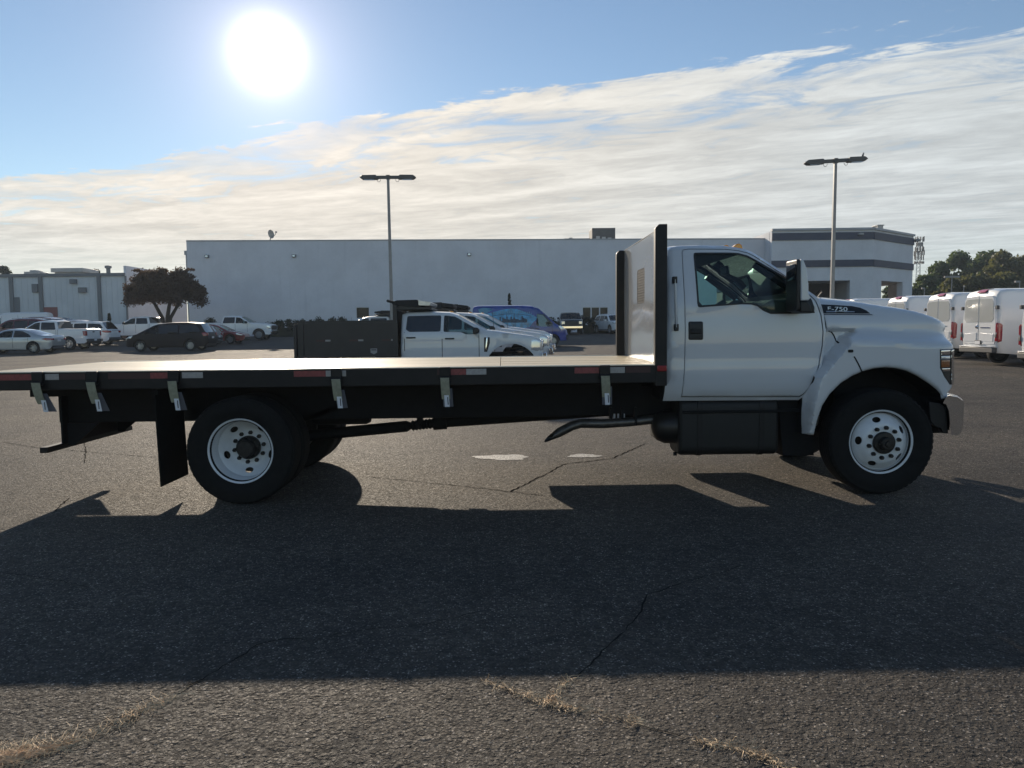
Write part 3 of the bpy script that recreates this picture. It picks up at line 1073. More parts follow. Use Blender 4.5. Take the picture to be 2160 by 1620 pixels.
def lamp_pole(px, pytop, Y, armpx, label, tilt=0., arms=2, r0=.085, r1=.062, detail=True, lean=0., sgn=1):
    q = P(px, pytop, Y)
    g = gz(Y)
    e = tag(empty('lamp_pole', (q.x, Y, g)), label, 'lamp pole', 'parking lot lamp poles')
    H = q.z - g
    T = lambda p: p
    mb = MB()
    if detail:
        pts = [(-r0, -r0), (r0, -r0), (r0, r0), (-r0, r0)]
        v = [(x, y, .5) for x, y in pts] + [(x * r1 / r0 + lean * H, y * r1 / r0, H) for x, y in pts]
        mb.add(v, [(0, 3, 2, 1), (4, 5, 6, 7)] + [(i, (i + 1) % 4, (i + 1) % 4 + 4, i + 4) for i in range(4)])
        mb.build('pole', M_POLE, e, bevel=.012)
        MB().lathe([(0, 0), (.3, 0), (.3, .45), (.27, .5), (0, .5)], 20, (0, 0, 0), 'z').build('concrete_base', M_CAP, e, smooth=40)
    else:
        MB().tube([(0, 0, 0), (0, 0, H)], [r0, r1], 6).build('pole', M_POLE, e)
    half = armpx / FPX * Y / 2
    M = Matrix.Translation((lean * H, 0, H)) @ Matrix.Rotation(tilt, 4, 'Y')
    for s in ((-1, 1) if arms == 2 else (sgn,)):
        if detail:
            a = MB().box(min(0, s * half * .45), max(0, s * half * .45), -.05, .05, -.13, .03, M)
            a.build('arm', M_LUM, e)
            x = [half * .35, half * .42, half * .9, half, half * .9, half * .42]
            zt = [-.14, .06, .05, -.06, -.16, -.16]
            hd = MB().prism([(s * p, z) for p, z in zip(x, zt)], -.17, .17, 'y', M).build('lamp_head', M_LUM, e, bevel=.02)
            MB().box(min(s * half * .5, s * half * .85), max(s * half * .5, s * half * .85), -.12, .12, -.175, -.163, M).build('lens', M_CLEARL, hd)
            lp = [M @ Vector((s * (half * .33 + .09 * math.cos(t)), 0, -.15 + .13 * -abs(math.sin(t)))) for t in np.linspace(0, math.pi, 9)]
            MB().tube(lp, .012, 5).build('cable_loop', M_LUM, e)
        else:
            MB().box(min(0, s * half), max(0, s * half), -.12, .12, -.1, .1, M).build('lamp_head', M_POLE, e)
    if detail:
        MB().box(-.09, .09, -.09, .09, -.16, .06, M).build('pole_cap', M_LUM, e)
    return e


lp1 = lamp_pole(820, 372, 40, 116, 'left tall lamp pole with two flat heads behind the dump truck', 0.003, lean=-.004)
lp2 = lamp_pole(1760, 337, 35.4, 131, 'right tall lamp pole with a bird on its head behind the cab', -.055, lean=.006)
for px, py, Y, ar, n, lab, sg in ((2008, 584, 88, 32, 2, 'thin two armed lamp pole far off before the wood', 1), (1950, 608, 95, 12, 1, 'short one armed lamp pole right of the showroom', -1),
                             (2033, 604, 100, 4, 1, 'tiny bare lamp pole just right of the two armed pole', 1), (2151, 594, 86, 20, 1, 'one armed lamp pole at the far right edge', -1),
                             (1881, 612, 130, 3, 1, 'distant pole seen through the showroom opening', 1)):
    lamp_pole(px, py, Y, ar, lab, 0, n, .07, .06, False, sgn=sg)

# bird on the right lamp
q = P(1820, 328, 35.4)
bm_ = MB()
M = Matrix.Translation(q) @ Matrix.Rotation(R(20), 4, 'Y')
pr = [(.0, -.11), (.022, -.09), (.042, -.04), (.048, .01), (.036, .05), (.024, .075), (.028, .10), (.024, .125), (.0, .14)]
bm_.lathe(pr, 12, (0, 0, 0), 'z')
bm_.v = [tuple(M @ Vector((v[0], v[1] * .9, v[2]))) for v in bm_.v]
bm_.tube([M @ Vector((-.01, 0, -.08)), M @ Vector((.02, 0, -.2))], [.03, .012], 6)
bm_.tube([M @ Vector((-.02, 0, .11)), M @ Vector((-.065, 0, .10))], [.012, .002], 5)
for s in (-1, 1):
    bm_.tube([M @ Vector((0, s * .015, -.09)), q + Vector((0, s * .015, -.16))], .005, 4)
tag(bm_.build('bird', M_BLACKC, smooth=60), 'small dark bird perched on the right lamp head', 'bird')

# ================================================================== vegetation
def leaf_mat(name, col, col2):
    m = bpy.data.materials.new(name)
    m.use_nodes = True
    t = NT(m.node_tree)
    b = t.n['Principled BSDF']
    o = t.new('ShaderNodeTexCoord').outputs['Object']
    c = t.mix(t.smooth(t.noise(o, .9, 4, .6), .35, .65), col, col2)
    c = t.mix(t.smooth(t.noise(o, 9, 2, .6), .3, .75), tuple(x * .65 for x in col), c)
    t.put(b.inputs['Base Color'], c)
    b.inputs['Roughness'].default_value = .6
    tr = t.new('ShaderNodeBsdfTranslucent'); t.put(tr.inputs[0], t.mix(.5, c, (col2[0] * 1.6, col2[1] * 1.7, col2[2])))
    mx = t.new('ShaderNodeMixShader'); mx.inputs[0].default_value = .35
    t.l.new(b.outputs[0], mx.inputs[1]); t.l.new(tr.outputs[0], mx.inputs[2])
    t.l.new(mx.outputs[0], t.n['Material Output'].inputs[0])
    return m


M_BARK = mat('bark', (.040, .032, .026), .9, vary=.35, vscale=9, bump=.6, bscale=18)
M_LG = leaf_mat('green_leaves', (.070, .110, .045), (.13, .165, .065))
M_LG2 = leaf_mat('olive_leaves', (.105, .115, .045), (.19, .175, .075))
M_LR = leaf_mat('reddish_leaves', (.095, .055, .045), (.14, .085, .05))
M_LD = leaf_mat('dark_evergreen', (.018, .030, .016), (.035, .05, .02))


def leaves(centers, radii, n, size, rng, flat=.75, droop=0.):
    """leaf quads spread through the outer part of a set of clumps"""
    C = np.array(centers); Rr = np.array(radii)
    w_ = Rr ** 2; w_ = w_ / w_.sum()
    k = rng.choice(len(C), n, p=w_)
    d = rng.normal(size=(n, 3)); d /= np.linalg.norm(d, axis=1)[:, None]
    rad = Rr[k] * (rng.random(n) ** .45) * rng.uniform(.75, 1.12, n)
    p = C[k] + d * rad[:, None] * np.array([1, 1, flat])
    p[:, 2] -= droop * rng.random(n)
    a = rng.normal(size=(n, 3)); a /= np.linalg.norm(a, axis=1)[:, None]
    b = np.cross(a, rng.normal(size=(n, 3))); b /= np.maximum(np.linalg.norm(b, axis=1), 1e-6)[:, None]
    s = size * rng.uniform(.55, 1.3, n)[:, None]
    v = np.stack([p - a * s, p + b * s * .55, p + a * s, p - b * s * .55], 1).reshape(-1, 3)
    return v, np.arange(4 * n).reshape(-1, 4)


def leaf_mesh(name, v, f, m):
    me = bpy.data.meshes.new(name)
    me.vertices.add(len(v)); me.vertices.foreach_set('co', v.astype(np.float32).ravel())
    me.loops.add(len(f) * 4); me.loops.foreach_set('vertex_index', f.astype(np.int32).ravel())
    me.polygons.add(len(f)); me.polygons.foreach_set('loop_start', np.arange(0, 4 * len(f), 4, dtype=np.int32))
    me.update(calc_edges=True)
    me.materials.append(m)
    return me


def limbs(mb, base, H, r0, tips, rng):
    top = Vector(base) + Vector((rng.normal() * .1, rng.normal() * .1, H))
    mb.tube([base, Vector(base).lerp(top, .5) + Vector((rng.normal() * .05, 0, 0)), top], [r0 * 1.25, r0, r0 * .8], 9)
    for tp in tips:
        tp = Vector(tp)
        mid = top.lerp(tp, .5) + Vector((rng.normal() * .2, rng.normal() * .2, .15))
        mb.tube([top - Vector((0, 0, .2)), mid, tp], [r0 * .55, r0 * .32, r0 * .1], 6)


def broad_tree(name, label, x, Y, z, H, Wd, m, seed, n=5000, size=.22, group=None, trunkh=.3, clumps=26):
    rng = np.random.default_rng(seed)
    e = tag(empty(name, (x, Y, z)), label, 'tree', group)
    cs, rs = [], []
    for i in range(clumps):
        t = rng.random()
        zc = H * (trunkh + (1 - trunkh) * (.12 + .82 * t))
        prof = math.sin(math.pi * min(1, .18 + .80 * t)) ** .7
        rr = Wd / 2 * prof * math.sqrt(rng.random()) * .85
        a = rng.random() * 6.283
        cs.append((rr * math.cos(a), rr * math.sin(a), zc)); rs.append(Wd * rng.uniform(.10, .20))
    v, f = leaves(cs, rs, n, size, rng)
    link('crown', leaf_mesh('crown', v, f, m), e)
    mb = MB(); limbs(mb, (0, 0, 0), H * trunkh, H * .026, [c for c in cs[:9]], rng)
    mb.build('trunk', M_BARK, e, smooth=60)
    return e


# the wood at the right
for i, (px, pyt, Y, wpx, m, lab) in enumerate((
        (1955, 582, 120, 62, M_LG, 'small dark tree beside the showroom corner at the wood edge'),
        (1985, 560, 126, 80, M_LG, 'mid height tree left of the tall oak in the wood'),
        (2030, 536, 128, 95, M_LG, 'tall dark green tree at the left shoulder of the wood'),
        (2078, 528, 124, 95, M_LG, 'tallest tree at the crest of the wood'),
        (2118, 535, 118, 90, M_LG2, 'olive tree right of the crest of the wood'),
        (2160, 538, 120, 95, M_LG2, 'olive brown tree at the right edge of the picture'),
        (2200, 530, 126, 110, M_LG, 'tree cut by the right picture edge'),
        (2010, 590, 110, 70, M_LG2, 'low bushy tree behind the two armed lamp pole'),
        (2060, 585, 108, 85, M_LG2, 'low pale bushy tree under the tall trees'),
        (2120, 580, 106, 80, M_LG2, 'low olive tree at the wood edge above the last van'),
        (1940, 600, 112, 40, M_LG, 'small bush tree touching the showroom corner'))):
    q = P(px, pyt, Y); g = gz(Y)
    broad_tree('wood_tree', lab, q.x, Y, g, (q.z - g) * 1.03, wpx / FPX * Y * 1.15, m, 30 + i, 6000, .34, 'trees of the wood at right', .18, 34)
q = P(1877, 602, 140)
broad_tree('wood_tree', 'tree seen through the showroom corner opening', q.x, 140, gz(140), q.z - gz(140), 4.2, M_LG, 60, 2500, .28, 'trees of the wood at right')
for px, pyt, Y, wpx, sd, lab in ((6, 561, 120, 50, 61, 'tree top over the metal building roof at the left edge'), (203, 564, 118, 44, 62, 'rounded tree top over the metal building roof'), (62, 572, 125, 60, 63, 'low tree top behind the small roof unit at far left')):
    q = P(px, pyt, Y)
    broad_tree('far_tree', lab, q.x, Y, gz(Y), q.z - gz(Y), wpx / FPX * Y, M_LD, sd, 3500, .3, 'tree tops behind the metal building')

# spreading crape myrtle before the warehouse corner
def spreading_tree():
    rng = np.random.default_rng(5)
    Y = 66
    q = P(345, 552, Y); g = gz(Y)
    H = q.z - g
    Wd = 166 / FPX * Y
    e = tag(empty('spreading_tree', (q.x, Y, g)), 'low spreading reddish dark tree with wide crown before the warehouse corner', 'tree')
    zb = zat(345, 634, Y) - g
    cs, rs = [], []
    for i in range(130):
        a = rng.random() * 6.283; rr = math.sqrt(rng.random())
        x, y = Wd * .44 * rr * math.cos(a), Wd * .36 * rr * math.sin(a)
        dome = math.sqrt(max(0, 1 - (rr * .96) ** 2))
        zlo = zb + .5 * (1 - rr) - .15
        zhi = zb + .6 + (H - zb - 1.3) * dome
        cs.append((x, y, zlo + (zhi - zlo) * rng.random() ** .8)); rs.append(rng.uniform(.45, .85))
    v, f = leaves(cs, rs, 46000, .095, rng, .85, .2)
    # arching sprays on top and drooping sprays at the rim
    sv = []
    mbs = MB()
    for i in range(46):
        a = rng.random() * 6.283
        rr = rng.uniform(.25, 1.0)
        p0 = Vector((Wd * .43 * rr * math.cos(a), Wd * .34 * rr * math.sin(a), zb + .3 + (H - zb - 1.6) * math.sqrt(max(0, 1 - rr * rr))))
        topside = rr < .75
        L = rng.uniform(.7, 1.7) if topside else rng.uniform(.5, 1.0)
        dx = Vector((math.cos(a), math.sin(a) * .6, 0))
        pts = [p0 + dx * (L * .75 * t) + Vector((0, 0, (1.3 * t - .75 * t * t) * L if topside else -L * t * t)) for t in np.linspace(0, 1, 6)]
        mbs.tube(pts, [.025, .02, .016, .012, .01, .006], 4)
        for p in pts[1:]:
            sv.append(tuple(p))
    v2, f2 = leaves(sv, [.17] * len(sv), 3600, .10, rng)
    vv = np.concatenate([v, v2]); ff = np.concatenate([f, f2 + len(v)])
    link('crown', leaf_mesh('crown', vv, ff, M_LR), e)
    tr = MB()
    for k in range(5):
        a = k * 1.256 + .3
        b0 = Vector((.16 * math.cos(a), .16 * math.sin(a), 0))
        m1 = Vector((.35 * math.cos(a), .3 * math.sin(a), zb * .55)); m2 = Vector((1.6 * math.cos(a), 1.2 * math.sin(a), zb + .6))
        tr.tube([b0, m1, m2, m2 * 1.25 + Vector((0, 0, .6))], [.2, .16, .1, .04], 8)
    tr.build('trunk', M_BARK, e, smooth=60)
    mbs.build('twigs', M_BARK, e)


spreading_tree()


def hedge(px0, px1, pyt, Y, label, seed, m=M_LD, name='hedge', depth=1.3):
    rng = np.random.default_rng(seed)
    a, b = P(px0, pyt, Y), P(px1, pyt, Y); g = gz(Y)
    L = b.x - a.x; H = a.z - g
    e = tag(empty(name, ((a.x + b.x) / 2, Y, g)), label, 'hedge')
    n = int(L * 7)
    cs = [(rng.uniform(-L / 2, L / 2), rng.uniform(-depth / 2, depth / 2), rng.uniform(.3, .88) * H) for _ in range(n)]
    rs = [rng.uniform(.28, .45) for _ in range(n)]
    v, f = leaves(cs, rs, int(L * 1000), .09, rng, .95)
    v[:, 2] = np.maximum(v[:, 2], .02)
    link('foliage', leaf_mesh('foliage', v, f, m), e)
    MB().box(-L / 2 + .1, L / 2 - .1, -depth * .2, depth * .2, 0, H * .5).build('stems', M_LD, e)
    return e


hedge(432, 470, 672, 72, 'clipped dark hedge behind the white pickup at the warehouse corner', 71)
hedge(556, 745, 672, 72, 'long clipped dark hedge along the warehouse wall left of the dump truck', 72)
hedge(1160, 1205, 666, 71, 'dark hedge behind the nose of the blue van', 73)
hedge(1228, 1420, 668, 71, 'dark hedge under the three pane window', 74)


def conifer(px, pyt, pyb, Y, wpx, label, seed):
    rng = np.random.default_rng(seed)
    q = P(px, pyt, Y); g = gz(Y); H = q.z - g
    Wd = wpx / FPX * Y
    e = tag(empty('cypress_shrub', (q.x, Y, g)), label, 'shrub')
    cs, rs = [], []
    for i in range(40):
        t = i / 39
        rr = Wd / 2 * (1 - t) ** .8 * .6
        a = rng.random() * 6.28
        cs.append((rr * math.cos(a), rr * math.sin(a), H * (.1 + .85 * t))); rs.append(max(.12, Wd * .32 * (1 - t * .8)))
    v, f = leaves(cs, rs, 2600, .1, rng, 1.3)
    link('foliage', leaf_mesh('foliage', v, f, M_LD), e)
    MB().tube([(0, 0, 0), (0, 0, H * .8)], [.08, .02], 6).build('trunk', M_BARK, e)


conifer(1074, 617, 660, 72, 20, 'pointed dark cypress shrub above the blue van', 81)
conifer(230, 661, 680, 80, 14, 'small dark pointed shrub before the metal building', 82)

# lattice phone mast
def mast():
    Y = 240
    q = P(1940, 502, Y); base = P(1937, 600, Y)
    g = gz(Y)
    e = tag(empty('phone_mast', (q.x, Y, g)), 'slim lattice phone mast with antenna rings right of the showroom', 'phone mast')
    H = q.z - g
    Mm = mat('galvanised_steel', (.25, .26, .27), .5, metal=.3)
    legs = []
    for k in range(3):
        a = k * 2.094 + .5
        legs.append((Vector((1.25 * math.cos(a), 1.25 * math.sin(a), 0)), Vector((.35 * math.cos(a), .35 * math.sin(a), H))))
    mb = MB()
    for a, b in legs: mb.tube([a, b], .09, 5)
    mb.build('mast_leg', Mm, e)
    br = MB()
    nb = 22
    for i in range(nb):
        for k in range(3):
            a0 = legs[k][0].lerp(legs[k][1], i / nb); b1 = legs[(k + 1) % 3][0].lerp(legs[(k + 1) % 3][1], (i + 1) / nb)
            b0 = legs[(k + 1) % 3][0].lerp(legs[(k + 1) % 3][1], i / nb); a1 = legs[k][0].lerp(legs[k][1], (i + 1) / nb)
            br.tube([a0, b1], .04, 4); br.tube([b0, a1], .035, 4)
    br.build('lattice', Mm, e)
    for py, rr, hh in ((505, 1.05, .95), (516, .75, .8), (526, 1.05, .9), (534, 1.25, .9), (543, 1.1, 1.0), (554, 1.15, .5)):
        zc = zat(1938, py, Y) - g
        an = MB()
        for k in range(9):
            a = k * .698 + py
            c = Vector((rr * 1.15 * math.cos(a), rr * 1.15 * math.sin(a), zc))
            an.box(c.x - .13, c.x + .13, c.y - .1, c.y + .1, zc - hh * random.uniform(.6, 1), zc + hh * random.uniform(.6, 1))
            an.tube([(c.x, c.y, zc), (0, 0, zc)], .035, 4)
        an.build('antenna_ring', M_HVAC, e)


mast()

# ================================================================== air
HZ = bpy.data.materials.new('haze')
HZ.use_nodes = True
hz = NT(HZ.node_tree)
hz.n.remove(hz.n['Principled BSDF'])
pv = hz.new('ShaderNodeVolumePrincipled')
pv.inputs['Color'].default_value = (.74, .86, 1.0, 1)
pv.inputs['Density'].default_value = .00045
pv.inputs['Anisotropy'].default_value = .2
hz.l.new(pv.outputs[0], hz.n['Material Output'].inputs['Volume'])
tag(MB().box(-430, 430, -170, 650, -1.5, 34).build('haze', HZ), 'thin morning haze over the lot', None, None, 'stuff')

# ================================================================== the flatbed truck
YC = 8.22                                     # centre line of the truck
YD = 7.00                                     # near face of the deck
TR = tag(empty('flatbed_truck', (0.3, YC, 0)), 'large white flatbed truck with black deck rails parked broadside in front', 'truck')


def q2(px, py, Y):
    p = P(px, py, Y)
    return (p.x, p.z)


def cabY(py):
    return 7.20 + .13 * min(1, max(0, (655 - py) / 135))


def cp(px, py):
    return q2(px, py, cabY(py))


def hw_cab(x, z):
    zb, zt = 1.78, 2.38
    base = 1.022
    if z > zb:
        t = (z - zb) / (zt - zb)
        base -= .11 * t + .03 * t * t
    else:
        base -= .020 * ((z - 1.42) / .45) ** 2 - .002
        base += .012 * math.exp(-((z - 1.20) / .05) ** 2)
        if z < 1.16: base += .008 - .05 * max(0, (1.05 - z) / .15) ** 2
    # a touch narrower towards the back edge
    base -= .02 * max(0, (1.62 - x) / .2) ** 2 if x < 1.62 else 0
    return base


cab_px = [(1401, 847, .02, 'u'), (1404, 800, 0, 'b'), (1408, 700, 0, 'b'), (1409, 560, 0, 'b'), (1411, 528, 0, 'b'), (1417, 520.5, 0, 'b'), (1432, 517.5, 0, 'b'),
          (1480, 516, 0, 'b'), (1530, 517, 0, 'b'), (1558, 520.5, 0, 'b'), (1574, 524, 0, 'b'), (1590, 530.5, 0, 'g'), (1660, 576, 0, 'g'), (1708, 613, 0, 'c'),
          (1728, 632, 0, 'c'), (1739, 664, 0, 'c'), (1743, 700, 0, 'c'), (1741, 728, 0, 'c'), (1734, 769, 0, 'c'), (1723, 808, 0, 'c'),
          (1700, 838, 0, 'u'), (1690, 845, 0, 'u')]
# tags above belong to the segment that follows in clockwise order; ccw() turns both round
cab_out = [(*cp(p[0], p[1]), p[3]) for p in cab_px]
door_px = [(1438.5, 838.5), (1443, 769), (1444.5, 700), (1440.5, 589), (1438, 532), (1441, 526.5), (1452, 524.5), (1530, 525), (1558, 528), (1578, 533), (1592, 540),
           (1655, 581), (1700, 614.5), (1720, 634), (1733, 664), (1737, 700), (1735, 728), (1728, 769), (1717, 806), (1697, 833), (1690, 838.5)]
door_out = ccw([(*cp(*p), 'b') for p in door_px])
win_px = [(1463, 541, 9), (1463.5, 533, 0), (1480, 532.5, 0), (1540, 532.5, 0), (1557, 533.5, 0), (1576, 538.5, 0), (1592, 547, 0), (1664, 589, 0), (1700, 617, 0), (1712, 634, 0), (1720.5, 661, 0),
          (1626, 662.5, 0), (1611, 656, 0), (1597, 646, 0), (1584, 642.5, 0), (1565, 642, 0), (1472, 648.5, 0), (1470.5, 640, 0)]
win_out = rpoly([(*cp(p[0], p[1]), .05 if i in (0, 1, 10, 16) else .04) for i, p in enumerate(win_px)], 4)
win_out = ccw([(p[0], p[1], 'b') for p in win_out])

cab = shell('cab', cab_out, hw_cab, [door_out], TR, M_WHITE, sp=.07, rad={'b': .055, 'g': .05, 'c': .008}, cols=15,
            crown=lambda x, z: .045 if z > 2.2 else 0, world=True, yc=YC,
            mats={'g': M_GLASS, 'u': M_CHASSIS}, names={'g': 'windshield', 'u': 'cab_floor'})
# wiper, drip rail and pillar gasket on the windscreen edge
dq = inset(door_out, .004)
for s in (-1, 1):
    dr_ = skin('door', dq, hw_cab, .0, M_WHITE, TR, s, YC, .06, .03, .010, True, [win_out])
    tr_ = skin('door_lining', inset(door_out, -.012), hw_cab, -.06, M_INT, dr_, s, YC, .15, .01, 0, False, [inset(win_out, -.01)])
    fr_, gin = ring('window_seal', win_out, .018, hw_cab, .003, M_PLASTIC, dr_, s, YC)
    skin('window', gin, hw_cab, -.010, M_GLASS, dr_, s, YC, .12, .001, 0)
    h = [cp(1452, 678), cp(1483, 678), cp(1483, 717), cp(1452, 717)]
    skin('handle', [(a, b, 'b') for a, b, _ in rpoly([(*p, .018) for p in h], 4)], hw_cab, .012, M_PLASTIC, dr_, s, YC, .03, .02, .012)
    hh = [cp(1455.5, 693), cp(1479.5, 693), cp(1479.5, 704), cp(1455.5, 704)]
    skin('pull', [(a, b, 'b') for a, b, _ in rpoly([(*p, .010) for p in hh], 3)], hw_cab, .020, M_STEELBLK, dr_, s, YC, .03, .012, .006)
# grab handle on the cab corner
q0, q1 = P(1424, 590, 7.17), P(1427, 690, 7.17)
MB().tube([q0 + Vector((0, .06, 0)), q0, q1, q1 + Vector((0, .06, 0))], .013, 8).build('grab_handle', M_WHITE, TR, True, smooth=50)
for q in (q0, q1):
    MB().box(q.x - .02, q.x + .02, q.y - .012, q.y + .05, q.z - .035, q.z + .03).build('grab_handle_foot', M_PLASTIC, TR, True, bevel=.006)
# roof marker lamps
mk = P(1559, 520, 7.40)
for k in range(5):
    yy = 7.42 + k * .40
    zz_ = mk.z - .012 + (.030 if k in (1, 2, 3) else 0) + (.012 if k == 2 else 0)
    pr = [(mk.x - .06, zz_), (mk.x - .02, zz_ + .038), (mk.x + .01, zz_ + .046), (mk.x + .034, zz_ + .03), (mk.x + .045, zz_ - .012)]
    MB().prism(pr, yy, yy + .10).build('marker_lamp', M_AMBER, TR, True, bevel=.008)
# towing mirrors
for s in (-1, 1):
    Ym = YC + s * (YC - 6.92)
    def mp(px, py, Y=6.92): return q2(px, py, Y)
    xA = mp(1689, 600)[0]
    bk_ = [(min(Ym - s * .004, Ym - s * .275), mp(1689, 657)[1]), (max(Ym - s * .004, Ym - s * .275), mp(1689, 657)[1]), (max(Ym - s * .004, Ym - s * .275), mp(1689, 546)[1]), (min(Ym - s * .004, Ym - s * .275), mp(1689, 546)[1])]
    mo = MB().prism([(a_, b_) for a_, b_, _ in rpoly([(*p, .03) for p in bk_], 4)], xA - .035, xA, 'x').build('mirror', M_PLASTIC, TR, True, bevel=.012, seg=3)
    cs_ = [mp(1689.5, 547), mp(1694, 545), mp(1702, 566), mp(1706, 600), mp(1706, 619), mp(1711, 628), mp(1706, 634), mp(1689.5, 634)]
    MB().prism(cs_, Ym, Ym - s * .27).build('mirror_shell', M_WHITE, mo, bevel=.02, seg=3)
    MB().prism([mp(1689.5, 635), mp(1706, 635), mp(1713, 645), mp(1716, 659), mp(1689.5, 659)], Ym - s * .02, Ym - s * .26).build('mirror_foot', M_PLASTIC, mo, bevel=.012)
    MB().box(xA - .042, xA - .036, min(Ym - s * .03, Ym - s * .25), max(Ym - s * .03, Ym - s * .25), mp(1689, 590)[1], mp(1689, 556)[1]).build('mirror_glass', M_DGLASS, mo, bevel=.002)
    sq = [cp(1668, 640), cp(1704, 624), cp(1712, 638), cp(1719, 660), cp(1668, 661)]
    skin('mirror_mount', sq, hw_cab, .012, M_PLASTIC, TR, s, YC, .04, .02, .008, True)

# cab interior
xi0, xi1 = cp(1430, 700)[0], cp(1720, 700)[0]
dashx = cp(1640, 640)[0]
MB().prism([(dashx - .16, 1.50), (dashx - .12, 1.80), (dashx, 1.87), (dashx + .28, 1.85), (dashx + .42, 1.72), (dashx + .42, 1.3), (dashx - .05, 1.3)], YC - .90, YC + .90).build('dashboard', M_DASH, TR, True, bevel=.03)
MB().prism([(dashx - .17, 1.82), (dashx - .05, 1.90), (dashx + .06, 1.90), (dashx + .06, 1.80)], YC + .2, YC + .62).build('instrument_hood', M_INT, TR, True, bevel=.02)
# driver sits on the far side
sw = MB(); c0_ = Vector((dashx - .34, YC + .42, 1.74)); ax = Vector((.86, 0, .5)).normalized(); ux = Vector((0, 1, 0)); vx = ax.cross(ux)
sw.tube([c0_ + (ux * math.cos(t) + vx * math.sin(t)) * .205 for t in np.linspace(0, 2 * math.pi, 33)], .016, 8)
for t in (0, math.pi, math.pi * 1.5):
    sw.tube([c0_, c0_ + (ux * math.cos(t) + vx * math.sin(t)) * .2], .014, 6)
sw.tube([c0_, c0_ + ax * .3], .035, 8)
sw.build('steering_wheel', mat('steering_rim', (.10, .10, .10), .25), TR, True, smooth=60)
for yy in (YC - .45, YC + .45):
    sx = cp(1452, 650)[0]
    se = MB().prism([(a, b) for a, b, _ in rpoly([(sx - .02, 1.3, .05), (sx + .5, 1.3, .06), (sx + .52, 1.45, .06), (sx + .18, 1.46, .04), (sx + .07, 1.98, .06), (sx - .08, 1.99, .06), (sx - .02, 1.4, .05)], 3)], yy - .26, yy + .26).build('seat', M_SEAT, TR, True, bevel=.04, seg=3)
    MB().prism([(a, b) for a, b, _ in rpoly([(sx - .075, 2.00, .03), (sx + .045, 2.00, .04), (sx + .025, 2.19, .04), (sx - .085, 2.19, .04)], 3)], yy - .14, yy + .14).build('headrest', M_SEAT, se, bevel=.03)
MB().box(xi0 + .02, xi1 - .1, YC - .92, YC + .92, 1.06, 1.10).build('floor_mat', M_INT, TR, True)
bw = cp(1415, 600)[0]
MB().box(bw + .015, bw + .05, YC - .85, YC + .85, 1.1, 1.86).box(bw + .015, bw + .05, YC - .85, YC + .85, 2.22, 2.33).build('rear_bulkhead_trim', M_INT, TR, True)
MB().prism([cp(1430, 528.5), cp(1540, 528.5), cp(1568, 534), cp(1568, 530), cp(1540, 524.5), cp(1430, 524.5)], YC - .78, YC + .78).build('headliner', M_INT, TR, True)
MB().prism([cp(1584, 545), cp(1590, 545), cp(1594, 566), cp(1586, 566)], YC - .12, YC + .12).build('rear_view_mirror', M_PLASTIC, TR, True, bevel=.015)
for s in (-1, 1):
    a, b = cp(1596, 556), cp(1680, 612)
    MB().tube([(a[0], YC + s * .86, a[1]), (b[0], YC + s * .90, b[1])], .04, 8).build('pillar_trim', M_PLASTIC, TR, True)

# ---- hood and fenders in one moulding
def hpY(py, px):
    if py < 690: return 7.30
    if py > 715: return 7.06
    return 7.30 - .24 * (py - 690) / 25


def nose(px):
    return .13 * max(0, (px - 1933) / 78) ** 2.2


def hp(px, py):
    return q2(px, py, (hpY(py, px) if px > 1790 or py > 760 else 7.2) + nose(px))


arch_px = [(1718, 918), (1722, 902), (1727, 884), (1736, 856), (1752.5, 831), (1776, 808), (1799, 793.5), (1822, 783.5), (1845, 777.6), (1868, 775.3), (1891, 777),
           (1914.5, 782.5), (1938, 794), (1961, 809.5), (1975, 821), (1984, 831)]
top_px = [(1727, 626), (1750, 627), (1776, 629.5), (1822, 636), (1868, 644), (1915, 651.5), (1938, 657), (1961, 664), (1984, 672.5), (1998, 679), (2005, 687)]
front_px = [(2010, 702), (2012, 718), (2012, 731), (2011, 770), (2011, 812), (2009, 818), (1998, 831), (1996, 841), (1986, 841)]
back_px = [(1702, 918), (1706, 868), (1710, 838), (1725, 808), (1736, 769), (1743, 728), (1745, 700), (1741, 664), (1731, 634)]
hood_out = []
for p in back_px: hood_out.append((*hp(*p), 'e'))
for p in top_px: hood_out.append((*hp(*p), 'b'))
for p in front_px[:-1]: hood_out.append((*hp(*p), 'f'))
hood_out.append((*hp(*front_px[-1]), 'e'))
for p in reversed(arch_px): hood_out.append((*hp(*p), 'a'))
# clockwise list with tags of the following segment
flare = [hp(1700, 925), hp(1705, 900), hp(1711.5, 860), hp(1727, 797), hp(1752, 751), hp(1774, 726), hp(1792, 711), hp(1808, 699.5)]
FL = np.array(flare)
XN = hp(2011, 760)[0]                           # front of the nose
zcr0, zcr1 = hp(1808, 700)[1], hp(2005, 709)[1]


